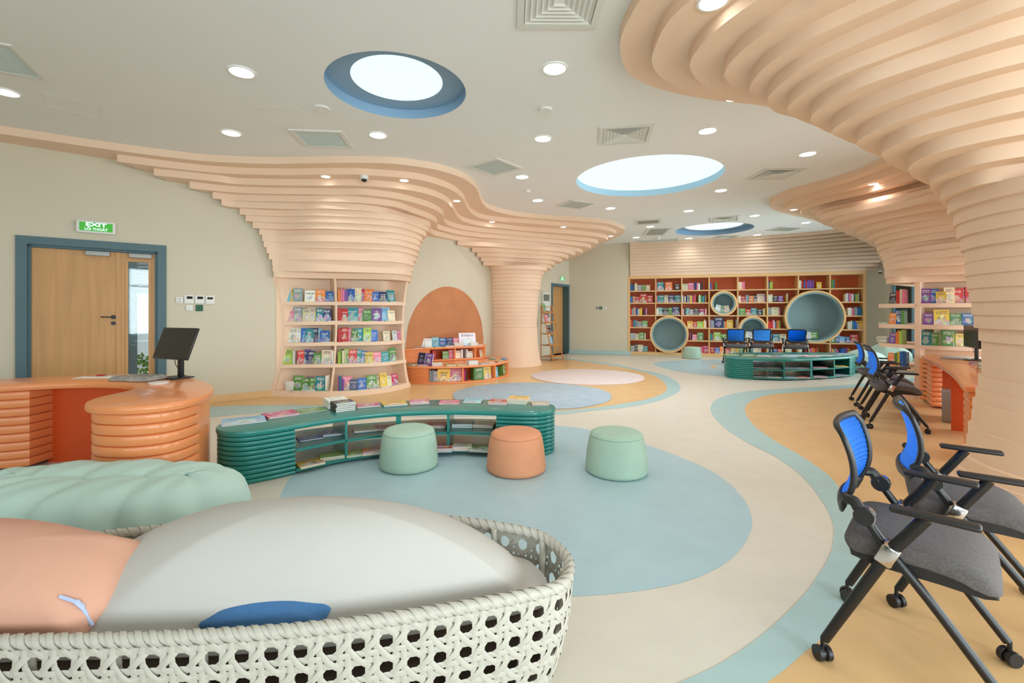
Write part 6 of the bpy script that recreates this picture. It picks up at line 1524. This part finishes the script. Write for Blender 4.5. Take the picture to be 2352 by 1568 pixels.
# orange book stand
def pframe(path, off):
    f = path.offset(off, 80)
    def fr(s):
        p, g = f.at(s); return p, math.atan2(g.y, g.x)
    return fr, f
fr, f = pframe(UP, 0.16); a0 = f.ray(942)
row('fW.17 fW.15 fW.15 fC.16 fB.16 fN.15 fP.13 fW.4', lambda s: fr(s + a0), f.L - a0, 0.631, 0.3, 'on top of orange stand', 'books on the orange stand', near=True, lean=0.18)
fr, f = pframe(UP, 0.03); a0 = f.ray(945)
flats([(a0 + 0.15, 'N', 0.18, 0.1, 1, 0, 0), (a0 + 0.38, 'L', 0.18, 0.1, 1, 0, 0.1), (a0 + 0.6, 'G', 0.18, 0.1, 1, 0, 0), (a0 + 0.85, 'W', 0.2, 0.12, 2, 0, 0), (a0 + 1.05, 'OW', 0.2, 0.12, 4, 0, 0), (a0 + 1.28, 'C', 0.18, 0.12, 1, 0, 0), (a0 + 1.45, 'EW', 0.2, 0.14, 4, 0.05, 0), (a0 + 1.66, 'W', 0.2, 0.15, 2, 0.05, 0)], fr, 0.631, 'top of orange stand', 'booklets on the orange stand')
fr, f = pframe(UP, 0.07); a0 = f.ray(991)
row('sR3 __ fG.14 fP.14 fE.12 sW2 _ sW2 fW.12 ___ fE.12 _ _ fB.16', lambda s: fr(s + a0 + 0.02), f.L - a0, 0.372, 0.2, 'inside upper orange tier', 'books on the orange stand', near=True)
fr, f = pframe(LOW, 0.05); a0 = f.ray(935)
flats([(a0 + 0.1, 'G', 0.2, 0.14, 3, 0, 0), (a0 + 0.38, 'P', 0.2, 0.14, 3, 0, 0), (a0 + 0.68, 'PE', 0.2, 0.14, 4, 0, 0.1), (a0 + 0.95, 'L', 0.2, 0.14, 2, 0, 0.2), (a0 + 1.16, 'GY', 0.2, 0.14, 2, 0, 0), (a0 + 1.4, 'W', 0.2, 0.14, 5, 0.02, 0), (a0 + 1.66, 'C', 0.2, 0.14, 1, 0, 0), (a0 + 1.9, 'E', 0.2, 0.14, 2, 0.03, 0), (a0 + 2.14, 'R', 0.2, 0.14, 1, 0, 0), (a0 + 2.38, 'L', 0.2, 0.14, 1, 0.05, 0), (a0 + 2.62, 'B', 0.2, 0.14, 2, 0, 0), (a0 + 2.9, 'T', 0.2, 0.14, 1, 0, 0)], fr, 0.336, 'lower orange tier', 'booklets on the orange stand')
fr2, f2 = pframe(LOW, 0.30)
flats([(f2.L * 0.74, 'G', 0.2, 0.15, 1, 0, 0), (f2.L * 0.82, 'C', 0.2, 0.15, 1, 0, 0), (f2.L * 0.90, 'O', 0.2, 0.15, 1, 0, 0)], fr2, 0.336, 'rear of lower orange tier', 'booklets on the orange stand')
p, yw = fr(a0 + 0.14); nrm = Vector((-math.sin(yw), math.cos(yw)))
for j, (c, tt) in enumerate((('N', 'SAO'), ('V', None))):
    q = p + nrm * 0.24 + Vector((math.cos(yw), math.sin(yw))) * (0.0 + 0.22 * j); book('face', (q.x, q.y, 0.338), yw, 0.2, 0.02, 0.24, c, '%s starry book leaning before the upper orange tier, %s one' % (COLS[c][0], ('left', 'right')[j]), 'books on the orange stand', lean=0.25, near=True, titles=tt)
fr, f = pframe(LOW, 0.07); a0 = f.ray(984)
row('sS3 fS.07 fY.24:CẢM~XÚC|VÀ~SỰ fP.24:LO~LẮNG|VÀ~SỰ sM2 sK __ sG fG.2 fY.21 _ fC.17 __ sG _ fG.19:THÔNG~MINH', lambda s: fr(s + a0 + 0.02), f.L - a0, 0.037, 0.25, 'inside lower orange tier', 'books on the orange stand', near=True, lean=0.1)
# near bench: top
ax_ = Path([((a.x + b.x) / 2, (a.y + b.y) / 2) for a, b in zip(Path(GF.p).sample(30), Path(catmull([P(x, y, GT).to_2d() for x, y in gback[::-1]], 6)).sample(30))])
def bench_book(u, y, z, w, d, t, c, cnt, dyaw, label, titles=None):
    p = P(u, y, z); s = ax_.ray(u); g = ax_.at(s)[1]; yaw = math.atan2(g.y, g.x) + dyaw; zz = z + 0.001
    for k in range(cnt):
        cc = c[k % len(c)]; lab = label if cnt == 1 else '%s, %s' % (label, 'lowest' if k == 0 else 'topmost' if k == cnt - 1 else ORD[k] + ' up')
        yj = yaw + brnd.uniform(-0.05, 0.05); off = Vector((math.sin(yj), -math.cos(yj))) * d / 2
        book('flat', (p.x + off.x, p.y + off.y, zz + t), yj, w, t, d, cc, lab, 'books on the near green bench', near=True, titles=titles if k == cnt - 1 else None); zz += t + 0.001
TB = [(560, 968, 0.33, 0.24, 0.007, 'WC', 2, 0.0, 'white and blue picture book at the left end of the near green bench'), (645, 953.5, 0.27, 0.22, 0.008, 'M', 2, 0.0, 'plum picture book on the near green bench, second spot'),
      (712, 943.5, 0.27, 0.20, 0.007, 'G', 1, 0.05, 'dark green picture book on the near green bench, third spot'), (771, 933, 0.19, 0.19, 0.02, 'W', 4, 0.1, 'white square book behind the black pile on the bench'),
      (788, 941.5, 0.19, 0.17, 0.016, 'K', 5, 0.15, 'black square book in the pile on the near green bench'), (845, 932, 0.22, 0.17, 0.006, 'EP', 2, -0.05, 'pale coral booklet right of the black pile on the bench'),
      (906, 928.5, 0.24, 0.2, 0.006, 'CY', 2, 0.1, 'blue and yellow picture book over the bench seam'), (964, 925, 0.2, 0.18, 0.007, 'PO', 3, 0.05, 'wavy colourful booklet right of the bench seam'),
      (1032, 924.5, 0.21, 0.2, 0.007, 'P', 1, 0.0, 'mint and pink picture book on the middle of the bench'), (1087, 922.5, 0.19, 0.18, 0.007, 'YC', 2, -0.02, 'yellow and blue picture book right of the pink one on the bench'),
      (1146, 926, 0.2, 0.18, 0.008, 'RP', 3, -0.05, 'red and pink booklet beside the yellow pile on the bench'), (1191, 924, 0.21, 0.2, 0.012, 'EY', 4, -0.05, 'yellow book pile near the right end of the near bench'),
      (1240, 928, 0.18, 0.14, 0.008, 'OE', 2, -0.05, 'orange booklet at the right end of the near green bench')]
for it in TB: bench_book(it[0], it[1], GT, *it[2:])
SB = [(712, 1006, 0.219, 'B', 1, 'middle shelf, leftmost'), (768, 996, 0.219, 'CB', 2, 'middle shelf, second from left'), (838, 988, 0.219, 'BE', 2, 'middle shelf, right of the first divider'), (882, 984, 0.219, 'OR', 2, 'middle shelf, fourth from left'),
      (935, 980, 0.219, 'GE', 2, 'middle shelf, just right of the seam'), (968, 979, 0.219, 'G', 1, 'middle shelf, sixth from left'), (1004, 979, 0.219, 'RG', 3, 'middle shelf, left of the last divider'), (1064, 978, 0.219, 'CT', 4, 'middle shelf, right of the last divider'), (1113, 978, 0.219, 'EO', 3, 'middle shelf, rightmost'),
      (712, 1066, 0.046, 'Y', 2, 'bottom shelf, leftmost'), (762, 1050, 0.046, 'LM', 3, 'bottom shelf, second from left'), (820, 1043, 0.046, 'GL', 2, 'bottom shelf, right of the first divider'), (858, 1039, 0.046, 'OE', 3, 'bottom shelf, left of the mint pouf'),
      (1015, 1033, 0.046, 'CR', 4, 'bottom shelf, right of the mint pouf'), (1060, 1030, 0.046, 'RE', 4, 'bottom shelf, right of the last divider'), (1106, 1033, 0.046, 'GE', 3, 'bottom shelf, rightmost')]
for u, y, z, c, n, pl in SB: bench_book(u, y, z, 0.21, 0.17, 0.009, c, n, brnd.uniform(-0.12, 0.12), '%s booklet on the near bench, %s' % (COLS[c[-1]][0], pl))
# far bench
def far_book(u, y, z, w, d, c, cnt, lab):
    p = P(u, y, z); zz = z + 0.001
    for k in range(cnt):
        yj = -0.15 + brnd.uniform(-0.1, 0.1); cc = c[k % len(c)]; l2 = lab if cnt == 1 else '%s, %s' % (lab, 'lower' if k == 0 else 'upper')
        book('flat', (p.x, p.y, zz + 0.009), yj, w, 0.009, d, cc, l2, 'books on the far green bench'); zz += 0.0098
for i, (u, y, c, n, w) in enumerate(((1688, 817, 'L', 2, 0.36), (1722, 818, 'L', 2, 0.36), (1756, 819.5, 'E', 2, 0.3), (1785, 820, 'P', 1, 0.3), (1812, 820.5, 'C', 2, 0.32), (1838, 818.5, 'W', 2, 0.5), (1868, 820, 'P', 1, 0.3), (1893, 818, 'W', 1, 0.34), (1917, 817, 'S', 1, 0.3), (1941, 815, 'C', 2, 0.3))):
    far_book(u, y, GT, w, 0.22, c, n, '%s booklet on the far green bench top, %s from left' % (COLS[c][0], ORD[i]))
for i, (u, y, z, c) in enumerate(((1744, 846.0, 0.219, 'S'), (1778, 846.5, 0.219, 'W'), (1815, 846.5, 0.219, 'C'), (1848, 846.5, 0.219, 'W'), (1885, 846, 0.219, 'P'), (1932, 843, 0.219, 'Y'), (1745, 866.5, 0.046, 'K'), (1780, 868, 0.046, 'W'), (1817, 868.5, 0.046, 'C'), (1845, 868.5, 0.046, 'R'), (1885, 867, 0.046, 'P'), (1932, 863, 0.046, 'B'))):
    far_book(u, y, z, 0.27, 0.2, c, 2, '%s booklet inside the far green bench, %s shelf, %s from left' % (COLS[c][0], 'middle' if z > 0.1 else 'bottom', ORD[i % 6]))
# right column shelves
PB = Path(BF); 
def rframe(off):
    f = PB.offset(off, 60)
    if (f.at(1.0)[0] - Vector((7.5, 8.0))).length > (PB.at(1.0)[0] - Vector((7.5, 8.0))).length: f = PB.offset(-off, 60)
    def fr(s):
        p, g = f.at(s); return p, math.atan2(g.y, g.x)
    return fr, f
fr, f = rframe(0.06); dvs = f.ray(2109); s0c = f.ray(2062)
RS = [('fK.13 sR2 sE sP', 'fV.06 fB.08 fY.12 fE.06 fR.09 fR.08 fR.07 fE.09 fB.09 fG.2:TẤM~CÁM', 1.52), ('fO.12 fB.08 sG2', 'fV.12 fY.18 fG.13 fB.14 fG.13 fR.24:TỰ~TIN', 1.185), ('fV.12 sO2 sL2', 'fT.06 fG.09 fW.08 fG.1 fY.15 fY.18 fO.1 fM.1', 0.86), ('fO.1 sG2 sY sB3', 'fY.15', 0.50), ('fG.1 fR.12', 'fR.12', 0.09)]
for i, (a, b, z) in enumerate(RS):
    pl = ('top shelf', 'second shelf', 'third shelf', 'fourth shelf', 'bottom shelf')[i]
    row(a, lambda s: fr(s + max(0.05, dvs - 0.42)), 0.4, z, 0.27, 'left half, %s, far right column' % pl, 'books on the far right column', near=False, lean=0.12)
    row(b, lambda s: fr(s + dvs + 0.06), f.L - dvs - 0.1, z, 0.27, 'right half, %s, far right column' % pl, 'books on the far right column', near=False, lean=0.12)
fr0, f0_ = rframe(0.01)
flats([(0.5, 'W', 0.25, 0.2, 2, 0, 0)], fr0, 1.186, 'second shelf of far right column', 'booklets on the far right column')
flats([(0.45, 'GEWR', 0.3, 0.24, 6, 0, 0.2)], fr0, 0.861, 'third shelf of far right column', 'booklets on the far right column')
# piles on the right desk
for i, (x, y, c, n) in enumerate(((5.65, 5.35, 'KYG', 6), (5.35, 5.0, 'EL', 3), (5.0, 4.6, 'GK', 4), (5.95, 5.75, 'PV', 2), (4.8, 4.35, 'WG', 3))):
    zz = RZ_ + 0.001
    for k in range(n):
        cc = c[k % len(c)]; book('flat', (x, y, zz + 0.011), -0.8 + brnd.uniform(-0.3, 0.3), 0.24, 0.011, 0.19, cc, '%s book, %s pile on the right orange desk, %s' % (COLS[cc][0], ORD[i], 'lowest' if k == 0 else 'topmost' if k == n - 1 else ORD[k] + ' from bottom'), 'books on the right orange desk'); zz += 0.012
# ladder shelf things
A_ = math.radians(52)
def lad(x, y): return Vector((0.82 + x * math.cos(A_) - y * math.sin(A_), 12.9 + x * math.sin(A_) + y * math.cos(A_)))
for i, (z, x, c, kind) in enumerate(((1.385, 0.12, 'G', 'face'), (1.365, 0.36, 'S', 'flat'), (1.075, 0.14, 'P', 'face'), (1.075, 0.36, 'W', 'flat'), (0.765, 0.12, 'K', 'face'), (0.765, 0.22, 'K', 'face'), (0.765, 0.38, 'B', 'flat'), (0.445, 0.12, 'C', 'face'), (0.445, 0.36, 'V', 'flat'), (0.125, 0.14, 'R', 'flat'), (0.125, 0.36, 'L', 'flat'))):
    y0 = -0.42 + 0.39 * z / 1.55; q = lad(x, y0 + (0.03 if kind == 'face' else 0.0)); zz = z if kind == 'face' else z - 0.02 + 0.012
    if kind == 'face': book('face', (q.x, q.y, z - 0.01), A_, 0.17, 0.012, 0.24, c, '%s book standing on the wooden ladder shelf, %s from the top' % (COLS[c][0], ORD[i]), 'books on the ladder shelf', lean=0.2)
    else: book('flat', (q.x, q.y, zz), A_, 0.2, 0.01, 0.1, c, '%s booklet lying on the wooden ladder shelf, %s from the top' % (COLS[c][0], ORD[i]), 'books on the ladder shelf')

# ---- build the 300 books that show largest one by one, all the smaller ones as one object
def shows(it):
    a = it[0]; pos, w, t, h = a[1], a[3], a[4], a[5]; d = max(0.5, pos[1])
    if a[0] == 'flat': ar = w * (t + h * abs(EYE - pos[2]) / d)
    elif a[0] == 'face': ar = w * h
    else: ar = w * h
    x, y = CX + pos[0] / d * F, HY + (EYE - pos[2]) / d * F
    if x > 2352 or x < 0: ar *= 0.01
    return ar / (d * d)
order = sorted(range(len(BOOKS)), key=lambda i: -shows(BOOKS[i])); keep = set(order[:300])
bm = BM(); uvl = bm.loops.layers.uv.new('cover'); cl_ = bm.loops.layers.float_color.new('tint'); fl_ = bm.faces.layers.float.new('front')
for i, (a, k, tint) in enumerate(BOOKS):
    if i in keep: make_book(tint, *a, **k); continue
    kind, pos, yaw, w, t, h = a[:6]; lean, roll = k.get('lean', 0), k.get('roll', 0)
    rot = (-math.pi / 2, 0, yaw) if kind == 'flat' else (-lean, roll, yaw) if kind == 'face' else (0, roll, yaw)
    from mathutils import Euler
    M = T(*pos) @ Euler(rot).to_matrix().to_4x4() @ Matrix.Diagonal((w, t, h, 1)); me = ME['spine' if kind == 'spine' else 'face']; rv = brnd.random()
    vs = [bm.verts.new(M @ v.co) for v in me.vertices]
    for p in me.polygons:
        f = bm.faces.new([vs[q] for q in p.vertices]); f.material_index = 0 if p.material_index == 0 else 1
        f[fl_] = 1.0 if (p.normal.y < -0.5 and kind != 'spine') else 0.0
        for lp, q in zip(f.loops, p.vertices):
            co = me.vertices[q].co; lp[uvl].uv = (co.x + 0.5, co.z); lp[cl_] = (tint[0], tint[1], tint[2], rv)
rest = obj('book_rows', bm, [cover_material(True), M_paper], smooth=0)
tag(rest, 'many small books filling the far bookcase cells and the hidden rows of the other shelves', 'books'); rest['kind'] = 'stuff'
